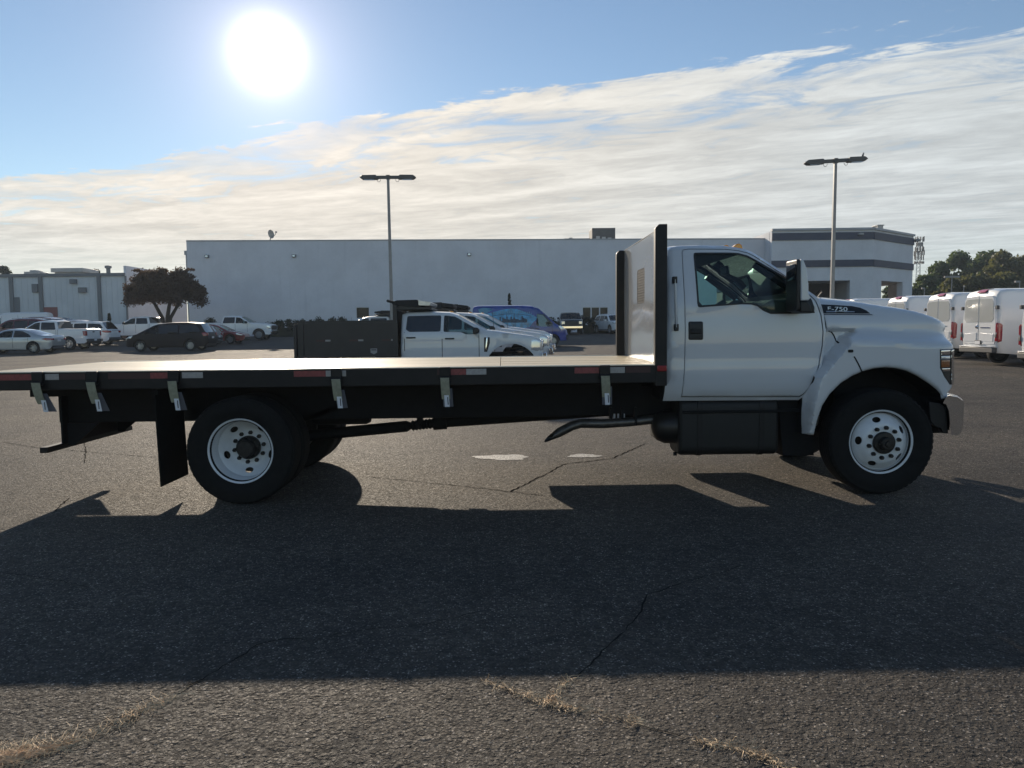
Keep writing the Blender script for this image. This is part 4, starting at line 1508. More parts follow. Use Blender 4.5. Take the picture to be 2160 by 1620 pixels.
def hw_hood(x, z):
    upper = .985 - .16 * max(0, (z - 1.62) / .26) ** 1.6 if z > 1.62 else .985
    if z > 1.62: pass
    xr = (x - hp(1745, 680)[0])
    upper += .035 * max(0, 1 - xr / .35) if xr < .35 else 0         # meets the wider cab
    # lower, bulging fender
    zc = zcr0 + (zcr1 - zcr0) * min(1, max(0, (x - hp(1808, 700)[0]) / (hp(2005, 709)[0] - hp(1808, 700)[0])))
    sz = min(1, max(0, (zc + .03 - z) / .13)); sz = sz * sz * (3 - 2 * sz)
    # distance to the right of the flare line
    zf = np.clip(z, FL[:, 1].min(), FL[:, 1].max())
    xf = np.interp(zf, FL[:, 1], FL[:, 0])
    if z > FL[:, 1].max(): xf = FL[-1, 0]
    sf = min(1, max(0, (x - xf + .012) / .040)); sf = sf * sf * (3 - 2 * sf)
    low = 1.165
    h = upper + (low - upper) * min(sz, sf)
    if x < xf + .01 and z < zcr0 + .035:                                    # scallop between flare and door
        h -= .065 * min(1, max(0, (zcr0 + .035 - z) / .03)) * min(1, max(0, (xf + .01 - x) / .04))
    # nose turns in
    t = max(0, (x - (XN - .34)) / .34)
    h -= .13 * t ** 2.2
    return h


ex_ = []
for i in range(len(FL) - 1):
    for t in np.arange(0, 1, .03 / max(.03, np.linalg.norm(FL[i + 1] - FL[i]))):
        p = FL[i] + (FL[i + 1] - FL[i]) * t
        for o_ in (-.05, -.028, -.012, .003, .018, .033, .048, .066):
            ex_.append((p[0] + o_, p[1]))
for x_ in np.arange(hp(1746, 690)[0], hp(1812, 690)[0], .03):
    for dz in (-.02, .004, .02, .036, .05):
        ex_.append((x_, zcr0 + dz))
hood = shell('hood', hood_out, hw_hood, [], TR, M_WHITE, sp=.028, rad={'b': .075, 'a': .03, 'f': .03, 'e': .008}, cols=17,
             crown=lambda x, z: .055 if z > 1.66 else 0, world=True, yc=YC,
             mats={'a': M_PLASTIC, 'e': M_CHASSIS, 'f': M_WHITE}, names={'a': 'wheel_well', 'e': 'inner_fender', 'f': 'nose_panel'}, dense=.05, extra=ex_)
for s in (-1, 1):
    em = [hp(1734, 641), hp(1770, 642.5), hp(1798, 645.5), hp(1815, 649), hp(1826, 655), hp(1832, 661.5), hp(1737.5, 660.5)]
    ev = skin('fender_vent', em, hw_hood, .004, M_PLASTIC, TR, s, YC, .04, .02, 0, True)
    skin('vent_trim', [hp(1738, 661.8), hp(1834, 663), hp(1838, 664.6), hp(1738.5, 663.6)], hw_hood, .006, M_NAVY, ev, s, YC, .05, .012)
    bar = [hp(1747, 655.4), hp(1799, 656.6), hp(1799, 658.8), hp(1746.5, 658.4)]
    skin('badge_bar', bar, hw_hood, .010, M_ALU, ev, s, YC, .03, .006)
    c_ = hp(1772.5, 651.8)
    yb = YC + s * (hw_hood(*c_) + .009)
    Mt = Matrix.Translation((c_[0], yb, c_[1])) @ Matrix.Rotation(R(2.2), 4, 'Y') @ Matrix.Rotation(0 if s < 0 else math.pi, 4, 'Z') @ Matrix.Rotation(R(90), 4, 'X') @ Matrix.Rotation(-R(7), 4, 'X') @ Matrix.Diagonal((1.55, 1, 1, 1))
    text_mesh('badge_letters', 'F-750', .056, .004, M_ALU, ev, Mt)
    sm = [hp(1774, 736.5), hp(1785, 736.5), hp(1785, 742.5), hp(1774, 742.5)]
    skin('side_marker', [(a, b, 'b') for a, b, _ in rpoly([(*p, .012) for p in sm], 3)], hw_hood, .008, M_STEELBLK, TR, s, YC, .03, .014, .004, True)
    for ln in ([(1753, 698), (1761, 701), (1766, 708), (1773, 724)], [(1801, 752), (1804, 757), (1809, 766), (1818, 785)]):
        L_ = [hp(*p) for p in ln]
        pl = [(a[0] - .005, a[1] - .003) for a in L_] + [(a[0] + .005, a[1] + .003) for a in reversed(L_)]
        skin('seam', pl, hw_hood, .003, M_CHASSIS, hood['b'], s, YC, .03, .002)
    # headlamp wrapping the corner
    hl = [hp(1979, 737), hp(2010.5, 736), hp(2010, 811), hp(2001, 811), hp(1989, 795), hp(1979.5, 776)]
    la_ = skin('headlamp', hl, hw_hood, .004, M_PLASTIC, TR, s, YC, .025, .03, .004, True)
    skin('lens_bar', [hp(1980.5, 738.5), hp(2001, 737.5), hp(2001, 748), hp(1981, 748.5)], hw_hood, .010, M_CHROME, la_, s, YC, .02, .01, .004)
    skin('reflector', [hp(1981, 750.5), hp(2001, 750), hp(2001, 758), hp(1981, 758)], hw_hood, .009, M_CLEARL, la_, s, YC, .02, .01, .004)
    skin('turn_lamp', [hp(1981, 759.5), hp(2000, 759), hp(2000, 774), hp(1981.5, 774.5)], hw_hood, .009, mat('amber_reflector', (.30, .10, .03), .2, coat=1), la_, s, YC, .02, .01, .004)
    skin('lens_bar', [hp(1981.5, 776.5), hp(2001, 776), hp(2001, 782.5), hp(1985, 783)], hw_hood, .010, M_CHROME, la_, s, YC, .02, .01, .004)
    skin('chrome_upright', [hp(2003, 738), hp(2010, 737), hp(2010, 811), hp(2004, 811)], hw_hood, .014, M_CHROME, la_, s, YC, .02, .012, .004)
# grille across the nose
gx = XN + .006
gr_ = MB()
z0g, z1g = q2(2011, 808, 7.3)[1], q2(2011, 700, 7.3)[1]
gr_.box(gx, gx + .012, YC - .70, YC + .70, z0g, z1g)
go = gr_.build('grille', M_PLASTIC, TR, True)
for k in range(5):
    zb = z0g + (z1g - z0g) * (k + .5) / 5
    MB().box(gx + .012, gx + .03, YC - .70, YC + .70, zb - .022, zb + .022).build('grille_bar', M_CHROME, go, bevel=.008)
for s in (-1, 1):
    MB().box(gx + .012, gx + .028, YC + s * .72 - .03, YC + s * .72 + .03, z0g - .02, z1g + .02).build('grille_bar', M_CHROME, go, bevel=.008)
# cowl and wiper at the foot of the windscreen
MB().prism([hp(1712, 622), hp(1735, 627), hp(1735, 640), hp(1712, 640)], YC - .82, YC + .82).build('cowl', M_PLASTIC, TR, True)
w0 = P(1722, 620, 7.7)
MB().tube([w0, w0 + Vector((.03, -.03, .04)), w0 + Vector((.06, .0, .02)), w0 + Vector((.10, .2, -.02))], .007, 6).build('wiper_arm', M_STEELBLK, TR, True)

# bumper
bx = lambda px, py: q2(px, py, 7.02)
bp = [bx(1989, 850.5), bx(1996, 838), bx(2003, 834.5), bx(2020, 838), bx(2031, 845), bx(2034, 851), bx(2033, 862), bx(2031, 905), bx(2026, 914), bx(2020, 918), bx(2006, 917), bx(2002, 868), bx(1996, 853)]
rows = []
for t in np.linspace(-1, 1, 25):
    bow = .15 if abs(t) < .55 else .15 * (1 - ((abs(t) - .55) / .45) ** 2)
    rows.append([(p[0] + bow + .08 * (1 - t * t), YC + t * 1.20, p[1]) for p in bp + bp[:1]])
bu = MB().grid(rows)
nb_ = len(bp) + 1
bu.f.append(tuple(range(nb_ - 1))); bu.f.append(tuple(range(24 * nb_, 24 * nb_ + nb_ - 1)))
bo = bu.build('front_bumper', M_CHROME, TR, True, smooth=35)
bkt = [bx(1965, 848), bx(1990, 853), bx(2001, 862), bx(2006, 916), bx(1994, 915), bx(1990, 905), bx(1977, 900), bx(1968, 890)]
for s in (-1, 1):
    MB().prism(bkt, YC + s * 1.16, YC + s * 1.10).build('bumper_bracket', M_STEELBLK, TR, True, bevel=.006)

# ---- chassis
FR0, FR1 = YC - .43, YC + .43
xr, xf_ = q2(128, 860, 7.79)[0], q2(1975, 850, 7.79)[0]
zr0 = q2(900, 881, 7.79)[1]
for s, yy in ((-1, FR0), (1, FR1)):
    MB().box(xr, xf_, yy - .04, yy + .04, zr0, zr0 + .29).build('frame_rail', M_CHASSIS, TR, True, bevel=.01)
zdk = q2(700, 778, YD)[1]                       # top of the deck
zrl = zdk - .165
XD0 = -4.90
XD1 = q2(1407, 770, YD)[0]
for s in (-1, 1):
    MB().box(XD0 + .1, XD1 - .1, YC + s * .43 - .05, YC + s * .43 + .05, zr0 + .27, zrl + .045).build('deck_sill', M_CHASSIS, TR, True)
    yo = YC + s * (YC - YD)
    MB().box(XD0, XD1, min(yo, yo - s * .05), max(yo, yo - s * .05), zrl, zdk - .004).build('side_rail', M_STEELBLK, TR, True, bevel=.006)
    MB().box(XD0 + .02, XD1 - .02, min(yo - s * .051, yo - s * .11), max(yo - s * .051, yo - s * .11), zrl, zrl + .02).build('rail_flange', M_STEELBLK, TR, True)
for x in np.arange(XD0 + .2, XD1 - .1, .41):
    MB().box(x, x + .05, YD + .06, 2 * YC - YD - .06, zrl + .05, zdk - .045).build('cross_member', M_CHASSIS, TR, True)
MB().box(XD0 - .01, XD0 + .04, YD + .001, 2 * YC - YD - .001, zrl - .02, zdk - .002).build('tail_rail', M_STEELBLK, TR, True, bevel=.006)


def wood_deck():
    m = bpy.data.materials.new('oiled_deck_boards')
    m.use_nodes = True
    t = NT(m.node_tree)
    b = t.n['Principled BSDF']
    o = t.new('ShaderNodeTexCoord').outputs['Object']
    oi = t.new('ShaderNodeObjectInfo').outputs['Random']
    mp = t.new('ShaderNodeMapping'); mp.inputs['Scale'].default_value = (.8, 14, 4)
    t.l.new(t.vmath('ADD', o, t.vmath('SCALE', (3.1, 7.7, 5.3))), mp.inputs[0])
    mp.inputs[0].links[0].from_node.inputs[1].links[0].from_node.inputs['Scale'].default_value = 1
    t.l.new(t.math('MULTIPLY', oi, 9), mp.inputs[0].links[0].from_node.inputs[1].links[0].from_node.inputs['Scale'])
    g = t.noise(mp.outputs[0], 3, 6, .6, .6)
    c = t.ramp(g, [(.25, (.54, .43, .27)), (.5, (.68, .57, .39)), (.78, (.78, .69, .51))])
    c = t.mix(t.math('MULTIPLY', t.math('SUBTRACT', oi, .5), .5), c, (.5, .4, .26))
    t.put(b.inputs['Base Color'], c)
    t.put(b.inputs['Roughness'], t.lin(g, .2, .8, .32, .44))
    b.inputs['Specular IOR Level'].default_value = .12
    bn = t.new('ShaderNodeBump'); bn.inputs['Strength'].default_value = .25; bn.inputs['Distance'].default_value = .004
    t.l.new(g, bn.inputs['Height']); t.l.new(bn.outputs[0], b.inputs['Normal'])
    return m


M_DECK = wood_deck()
np_ = 14
wy = (2 * (YC - YD) - .10) / np_
xj = q2(1056, 762, 8.2)[0]
for k in range(np_):
    y0_ = YD + .05 + k * wy
    for xa, xb in ((XD0 + .045, xj - .003), (xj + .003, XD1 - .022)):
        MB().box(xa, xb, y0_ + .0035, y0_ + wy - .0035, zdk - .04, zdk + random.uniform(-.0015, .0015)).build('deck_board', M_DECK, TR, True)
for s in (-1, 1):                                # bright steel edge strip beside the boards
    yo = YC + s * (YC - YD)
    MB().box(XD0, XD1 - .12, min(yo, yo - s * .048), max(yo, yo - s * .048), zdk - .003, zdk + .006).build('edge_strip', M_ALU, TR, True)

# conspicuity tape
tape = [(-40, 71, 'r'), (95, 124, 'w'), (126, 180, 'd'), (228, 316, 'd'), (317, 354, 'r'), (384, 428, 'w'), (620, 687, 'r'), (687.5, 700, 'w'), (720, 730, 'w'), (922, 929, 'd'), (951, 983, 'r'), (983.5, 1026, 'w'),
        (1212, 1264, 'r'), (1287, 1318, 'w'), (1320, 1372, 'd')]
M_DTAPE = mat('dull_red_tape', (.05, .016, .016), .5)
for a, b, c in tape:
    pa, pb = q2(a, 790, YD)[0], q2(b, 790, YD)[0]
    MB().box(pa, pb, YD - .003, YD - .0005, zdk - .070, zdk - .016).build('reflective_tape', {'r': M_REDTAPE, 'w': M_WTAPE, 'd': M_DTAPE}[c], TR, True)
a = q2(1385.5, 771, YD); b = q2(1406, 783, YD)
MB().box(a[0], b[0], YD - .022, YD - .001, b[1], a[1]).build('side_marker_lamp', M_REDL, TR, True, bevel=.008)

# ---- bulkhead
xb0, xb1 = q2(1382, 700, YD)[0], q2(1407, 700, YD)[0]
zt = q2(1395, 472.5, YD)[1]
for s in (-1, 1):
    yo = YC + s * (YC - YD)
    pl = [(xb0, zdk + .002 if s > 0 else zrl - .03), (xb1, zdk + .002 if s > 0 else zrl - .03), (xb1, zt), (xb0 + .035, zt), (xb0, zt - .035)]
    if s < 0:
        MB().prism(pl, yo - .002, yo + .075).build('bulkhead_post', M_STEELBLK, TR, True, bevel=.004)
    else:
        MB().prism([(p[0], p[1]) for p in pl], yo - .09, yo).build('bulkhead_post', M_STEELBLK, TR, True, bevel=.012, seg=3)
M_PLATE = mat('polished_steel_plate', (.70, .71, .72), .12, metal=.5, coat=.3, vary=.06, vscale=1.5, bump=.04, bscale=2.2)
xp = xb1 - .016
wy0, wy1 = YC - .20, YC + .24
wz0, wz1 = q2(1346, 641, 8.35)[1], q2(1346, 569, 8.35)[1]
pl_out = [(YD + .078, zdk + .001), (2 * YC - YD - .092, zdk + .001), (2 * YC - YD - .092, zt - .01), (YD + .078, zt - .01)]
hole = [(p[0], p[1]) for p in rpoly([(wy0, wz0, .05), (wy1, wz0, .05), (wy1, wz1, .05), (wy0, wz1, .05)], 3)]
V, T, oi_, hi_ = cdt(densify([(p[0], p[1], 'b') for p in pl_out], .3), [densify([(p[0], p[1], 'b') for p in hole], .1)], .15)
mb = MB()
for xx in (xp, xp + .006):
    mb.add([(xx + (.003 * math.sin(v[0] * 5 + 1) * math.sin(v[1] * 4)), v[0], v[1]) for v in V], [tuple(t) for t in T])
pt_ = mb.build('bulkhead_plate', M_PLATE, TR, True, smooth=40)
MB().box(xp - .004, xp + .012, YD + .078, 2 * YC - YD - .092, zt - .009, zt - .002).build('bulkhead_cap', M_WTAPE, TR, True)
ms = MB()
n_h, n_v = 13, 11
for i in range(n_h * 2):
    y = wy0 + (wy1 - wy0) * (i % n_h + .5) / n_h
for i in range(-n_v, n_h + n_v):                  # expanded mesh: two families of slanted wires
    for sgn in (-1, 1):
        y0_ = wy0 + i * .034
        pts = []
        za, zb = wz0, wz1
        ya, yb2 = y0_, y0_ + sgn * (zb - za) * .62
        # clip to the opening
        def clip(t0, t1):
            lo, hi = 0., 1.
            dy = t1 - t0
            for bnd, side in ((wy0, 1), (wy1, -1)):
                if abs(dy) < 1e-9: continue
                t = (bnd - t0) / dy
                if side * dy > 0: lo = max(lo, t)
                else: hi = min(hi, t)
            return lo, hi
        lo, hi = clip(ya, yb2)
        if hi - lo < .03: continue
        ms.tube([(xp + .003, ya + (yb2 - ya) * lo, za + (zb - za) * lo), (xp + .003, ya + (yb2 - ya) * hi, za + (zb - za) * hi)], .0042, 4, False)
tag(ms.build('window_mesh', M_HVAC, pt_, recalc=False), kind='stuff')

MB().box(xb1 + .004, xb1 + .085, YD + .30, 2 * YC - YD - .30, zr0 + .2, 2.0).build('gap_sun_blocker', M_CHASSIS, TR, True)  # added dark box, keeps sun from streaking through between bulkhead and cab
# ---- rear hitch plate and under-run bar
xh = -4.45
MB().box(xh, xh + .02, 7.64, 8.80, q2(129, 938, 7.64)[1], zr0 + .28).build('hitch_plate', M_CHASSIS, TR, True)
zb_ = q2(88, 950, 7.37)[1]
MB().box(xh - .06, xh + .02, 7.37, 9.07, zb_ - .028, zb_ + .028).build('underrun_bar', M_STEELBLK, TR, True, bevel=.006)
for yy in (7.7, 8.7):
    MB().prism([(xh + .03, zr0), (xh + .35, zr0), (xh + .10, zb_), (xh + .03, zb_)], yy, yy + .03).build('bar_bracket', M_CHASSIS, TR, True)
# mud flaps
for s in (-1, 1):
    ya, yb2 = (7.05, 7.66) if s < 0 else (2 * YC - 7.66, 2 * YC - 7.05)
    xm = q2(333, 960, 7.05)[0]
    zf0 = q2(335, 1027, 7.05)[1]
    MB().prism([(xm + .01, zf0), (xm + .022, zf0), (xm - .004, zrl - .01), (xm - .016, zrl - .01)], ya, yb2).build('mud_flap', M_RUBBER, TR, True)
    MB().box(xm - .03, xm + .03, ya, yb2, zrl - .06, zrl - .012).build('flap_hanger', M_CHASSIS, TR, True)

# ---- wheels
RT = .505
TYRE = [(.300, -.118), (.318, -.128), (.335, -.130), (.36, -.143), (.40, -.150), (.44, -.148), (.468, -.139), (.474, -.141), (.488, -.130), (.499, -.115), (RT, -.095),
        (RT, -.075), (RT - .012, -.072), (RT - .012, -.062), (RT, -.059), (RT, -.030), (RT - .012, -.027), (RT - .012, -.018), (RT, -.015)]
TYRE = TYRE + [(r_, -y) for r_, y in reversed(TYRE)] + [(.28, .11), (.28, -.11)]


def lug_block(mb):
    for k in range(54):                           # shoulder lugs
        t = 2 * math.pi * k / 54
        M = Matrix.Rotation(t, 4, 'Y') @ Matrix.Translation((RT - .006, 0, 0))
        for s in (-1, 1):
            mb.box(-.030, -.004, min(s * .085, s * .13), max(s * .085, s * .13), -.017, .017, M)


ME_W = {}


def truck_wheel(x, yface, side, kind, rot=0.):
    """yface: plane of the outer rim lip; side -1 faces the viewer"""
    e = bpy.data.objects.new('wheel', None); COL.objects.link(e); e.empty_display_size = .1
    e.parent = TR; e.matrix_parent_inverse = Matrix.Translation(-Vector(TR.location))
    e.location = (x, yface - side * .125, RT)
    e.rotation_euler = (0, 0, 0 if side < 0 else math.pi)
    inner = Matrix.Rotation(rot, 4, 'Y')
    if kind not in ME_W:
        d = {}
        mb = MB().lathe(TYRE, 72, closed=True); lug_block(mb)
        o = mb.build('tyre', M_RUBBER, e, smooth=40); d['tyre'] = [o]
        rim = MB().lathe([(.300, -.112), (.3065, -.122), (.304, -.127), (.297, -.124), (.287, -.112), (.280, -.085), (.272, -.03), (.268, .05), (.280, .10), (.300, .118)], 64)
        ro = rim.build('rim', M_WHEELW, e, smooth=40); d['rim'] = [ro]
        if kind == 'steer':
            yf = lambda r_: -.165 if r_ < .175 else (-.165 + .085 * ((r_ - .175) / .085) ** 1.3 if r_ < .26 else -.08 + (r_ - .26) * .8)
        else:
            yf = lambda r_: .135 if r_ < .175 else (.135 - .075 * ((r_ - .175) / .085) ** 1.2 if r_ < .26 else .06 - (r_ - .26) * .8)
        circ = [(.272 * math.cos(t), .272 * math.sin(t), 'b') for t in np.linspace(0, 2 * math.pi, 57)[:-1]]
        hs = [[(.105 * math.cos(t), .105 * math.sin(t), 'b') for t in np.linspace(0, 2 * math.pi, 33)[:-1]]]
        for k in range(5):
            a = 2 * math.pi * k / 5 + rot
            hh = []
            for t in np.linspace(0, 2 * math.pi, 15)[:-1]:
                rr, tt = .218 + .024 * math.cos(t), .040 * math.sin(t)
                hh.append((rr * math.cos(a) - tt * math.sin(a), rr * math.sin(a) + tt * math.cos(a), 'b'))
            hs.append(hh)
        V, T, o_, h_ = cdt(circ, hs, .022)
        mb = MB()
        Y_ = [yf(math.hypot(*v)) for v in V]
        mb.add([(v[0], y, v[1]) for v, y in zip(V, Y_)], [tuple(t) for t in T])
        for lp in h_:
            for k in range(len(lp)):
                a, b = lp[k], lp[(k + 1) % len(lp)]
                mb.add([(V[a][0], Y_[a], V[a][1]), (V[b][0], Y_[b], V[b][1]), (V[b][0], Y_[b] + .014, V[b][1]), (V[a][0], Y_[a] + .014, V[a][1])], [(0, 1, 2, 3)])
        dk = mb.build('wheel_disc', M_WHEELW, e, smooth=35); d['wheel_disc'] = [dk]
        y0 = yf(.14)
        if kind == 'steer':
            hb = MB().lathe([(.105, y0 + .05), (.105, y0 - .02), (.095, y0 - .03), (.062, y0 - .034), (.058, y0 - .085), (.05, y0 - .092), (.03, y0 - .092), (.026, y0 - .108), (0, y0 - .11)], 36)
        else:
            hb = MB().lathe([(.112, y0 + .05), (.112, y0 - .05), (.10, y0 - .065), (.085, y0 - .07), (.083, y0 - .13), (.07, y0 - .145), (.0, y0 - .148)], 36)
            for k in range(8):
                a = k * .785
                hb.lathe([(.012, y0 - .085), (.012, y0 - .062)], 6, (.095 * math.cos(a), 0, .095 * math.sin(a)))
        d['hub'] = [hb.build('hub', M_HUB, e, smooth=35)]
        yd = (.150, .33) if kind == 'drive' else (-.062, .12)
        d['brake_drum'] = [MB().lathe([(0, yd[0]), (.235, yd[0]), (.245, yd[0] + .02), (.245, yd[1]), (0, yd[1])], 36).build('brake_drum', M_HUB, e, smooth=35)]
        d['lug_nut'] = []
        for k in range(10):
            a = 2 * math.pi * (k + .3) / 10
            ln = MB().lathe([(.0, -.04), (.012, -.04), (.0185, -.03), (.0205, 0), (.0205, .01)], 6, (.143 * math.cos(a), y0, .143 * math.sin(a)))
            d['lug_nut'].append(ln.build('lug_nut', M_HUB, e, smooth=30))
        ME_W[kind] = d
    else:
        for nm, lst in ME_W[kind].items():
            for o in lst:
                c = o.copy(); COL.objects.link(c); c.parent = e
    return e


xw_r = q2(507, 956, 7.03)[0]
xw_f = q2(1860, 935, 7.06)[0]
fwn = truck_wheel(xw_f, 7.07, -1, 'steer', .55)
truck_wheel(xw_f, 2 * YC - 7.07, 1, 'steer')
truck_wheel(xw_r, 7.03, -1, 'drive', .95)
truck_wheel(xw_r, 2 * YC - 7.03, 1, 'drive')
# inner tyres of the dual pairs
for yy in (7.03 + .125 + .34, 2 * YC - 7.03 - .125 - .34):
    o = ME_W['drive']['tyre'][0].copy(); COL.objects.link(o)
    o.name = 'inner_tyre'
    o.parent = TR; o.matrix_parent_inverse = Matrix.Translation(-Vector(TR.location))
    o.location = (xw_r, yy, RT)
a = P(1866, 880, 6.9)
# balance weight on the front rim, axles and springs
MB().lathe([(.0, 7.3), (.11, 7.3), (.13, 7.75), (.2, 8.0), (.26, 8.22), (.2, 8.44), (.13, 8.7), (.11, 9.15), (0, 9.15)], 20, (xw_r, 0, RT)).build('rear_axle', M_CHASSIS, TR, True, smooth=40)
MB().tube([(xw_f, 7.3, RT), (xw_f, 7.6, RT - .1), (xw_f, 8.85, RT - .1), (xw_f, 9.15, RT)], .06, 10).build('front_axle', M_CHASSIS, TR, True, smooth=40)
for xx in (xw_r, xw_f):
    for yy in (FR0, FR1):
        pts = [(xx + t * .75, yy - .04, RT + .14 + .16 * t * t) for t in np.linspace(-1, 1, 9)]
        MB().prism([(p[0], p[2]) for p in pts] + [(p[0], p[2] + .06) for p in reversed(pts)], yy - .04, yy + .04).build('leaf_spring', M_CHASSIS, TR, True)
# inner wheel tubs and struts behind the front wheel
MB().box(q2(1752, 900, 7.6)[0], q2(1975, 900, 7.6)[0], 7.50, 7.56, .52, 1.28).build('inner_tub', M_CHASSIS, TR, True)
MB().box(q2(1770, 900, 7.6)[0], q2(1960, 900, 7.6)[0], 7.6, 8.8, .75, 1.6).build('engine_block', M_CHASSIS, TR, True, bevel=.05)
# drive shaft
zs = lambda px, py: P(px, py, YC)
MB().tube([zs(640, 920), zs(858, 899)], .062, 14).tube([zs(858, 899), zs(868, 898)], [.062, .035], 12).build('drive_shaft', M_CHASSIS, TR, True, smooth=40)
bel = []
for k in range(14):
    t = k / 13; p = zs(868 + 46 * t, 898 - 5 * t); bel.append((p, .058 if k % 2 else .046))
MB().tube([b[0] for b in bel], [b[1] for b in bel], 14).build('shaft_boot', M_RUBBER, TR, True)
MB().tube([zs(914, 893), zs(942, 891)], .075, 14).build('carrier_bearing', M_CHASSIS, TR, True, smooth=40)
MB().tube([zs(942, 890), zs(1290, 866)], .060, 14).build('drive_shaft', M_CHASSIS, TR, True, smooth=40)
for px in (886, 935):
    p = zs(px, 884); MB().box(p.x - .03, p.x + .03, YC - .05, YC + .05, p.z - .05, zr0 + .1).build('shaft_hanger', M_CHASSIS, TR, True)
# transmission, tank, canister, exhaust
tq = lambda px, py, Y=7.3: q2(px, py, Y)
MB().box(tq(1290, 860, 8.2)[0], tq(1480, 860, 8.2)[0], YC - .25, YC + .25, .62, 1.05).build('gearbox', M_CHASSIS, TR, True, bevel=.06)
tk = [(a, b) for a, b, _ in rpoly([(7.28, tq(1500, 962, 7.28)[1], .1), (7.74, tq(1500, 962, 7.28)[1], .1), (7.74, .92, .1), (7.28, .92, .1)], 5)]
MB().prism(tk, tq(1432, 900)[0], tq(1642, 900)[0], 'x').build('fuel_tank', mat('tank_black', (.006, .006, .006), .6, vary=.2, vscale=8), TR, True, bevel=.03, smooth=40)
for px in (1470, 1600):
    x = tq(px, 900)[0]
    q_ = [(a, b) for a, b in [(p[0] + (-.006 if p[0] < 7.5 else .006), p[1] + (-.006 if p[1] < .65 else .006)) for p in tk]]
    MB().prism(q_, x, x + .05, 'x').build('tank_strap', M_STEELBLK, TR, True)
tkf = [(2 * YC - p[0], p[1] - .06 if p[1] < .65 else p[1]) for p in tk]
MB().prism(tkf, 1.78, 2.45, 'x').build('fuel_tank', MATS['tank_black'], TR, True, bevel=.03, smooth=40)
MB().box(-.05, 1.28, 8.92, 9.40, .60, zrl - .01).build('underdeck_toolbox', M_STEELBLK, TR, True, bevel=.015)
MB().box(tq(1438, 850)[0], tq(1690, 850)[0], 7.26, 7.5, tq(1500, 872, 7.26)[1], tq(1500, 866, 7.26)[1]).build('cab_step', M_CHASSIS, TR, True, bevel=.006)
MB().prism([tq(1645, 846), tq(1712, 846), tq(1716, 905), tq(1720, 962), tq(1655, 962)], 7.34, 7.6).build('splash_panel', M_CHASSIS, TR, True)
cc = P(1405, 900, 7.5)
MB().lathe([(0, cc.x - .15), (.06, cc.x - .14), (.13, cc.x - .10), (.165, cc.x - .02), (.17, cc.x + .3), (.0, cc.x + .31)], 28, (0, cc.y, cc.z), 'x').build('exhaust_canister', mat('heat_shield', (.035, .032, .03), .4, metal=.6), TR, True, smooth=40)
MB().lathe([(.172, cc.x + .10), (.178, cc.x + .105), (.178, cc.x + .125), (.172, cc.x + .13)], 28, (0, cc.y, cc.z), 'x').build('canister_band', M_ALU, TR, True, smooth=40)
ex = [P(1385, 884, 7.55), P(1330, 890, 7.5), P(1270, 894, 7.45), P(1225, 893, 7.4), P(1205, 899, 7.36), P(1180, 912, 7.3), P(1158, 924, 7.25)]
et = MB().tube(ex, .046, 16, False)
et.v = [v if i < len(et.v) - 16 else (v[0] + (v[2] - ex[-1].z) * 1.3 - .0, v[1], v[2]) for i, v in enumerate(et.v)]
et.build('exhaust_pipe', mat('exhaust_steel', (.11, .10, .09), .4, metal=.7, vary=.3, vscale=14), TR, True, smooth=50)
for px in (1288, 1312, 1340):
    p = P(px, 884, 7.5); MB().box(p.x - .012, p.x + .012, 7.46, 7.54, p.z - .06, p.z + .12).build('pipe_hanger', M_CHASSIS, TR, True)
for px in (1296, 1304, 1316):
    p = P(px, 880, 7.56); MB().box(p.x - .008, p.x + .008, 7.55, 7.57, p.z - .03, p.z + .035).build('clip', M_TAG, TR, True)
ar = P(760, 877, 7.7)
MB().lathe([(0, ar.x - .55), (.10, ar.x - .53), (.11, ar.x - .5), (.11, ar.x + .02), (.09, ar.x + .06), (0, ar.x + .07)], 22, (0, 7.95, .74), 'x').build('air_tank', M_CHASSIS, TR, True, smooth=40)
# small tag hanging on a wire
p = P(1424, 957, 7.4)
MB().box(p.x - .018, p.x + .018, p.y - .001, p.y + .001, p.z - .018, p.z + .018, ).tube([(p.x + .002, p.y, p.z + .018), (p.x + .006, p.y, p.z + .09)], .001, 4).build('hanging_tag', M_CHASSIS, TR, True)

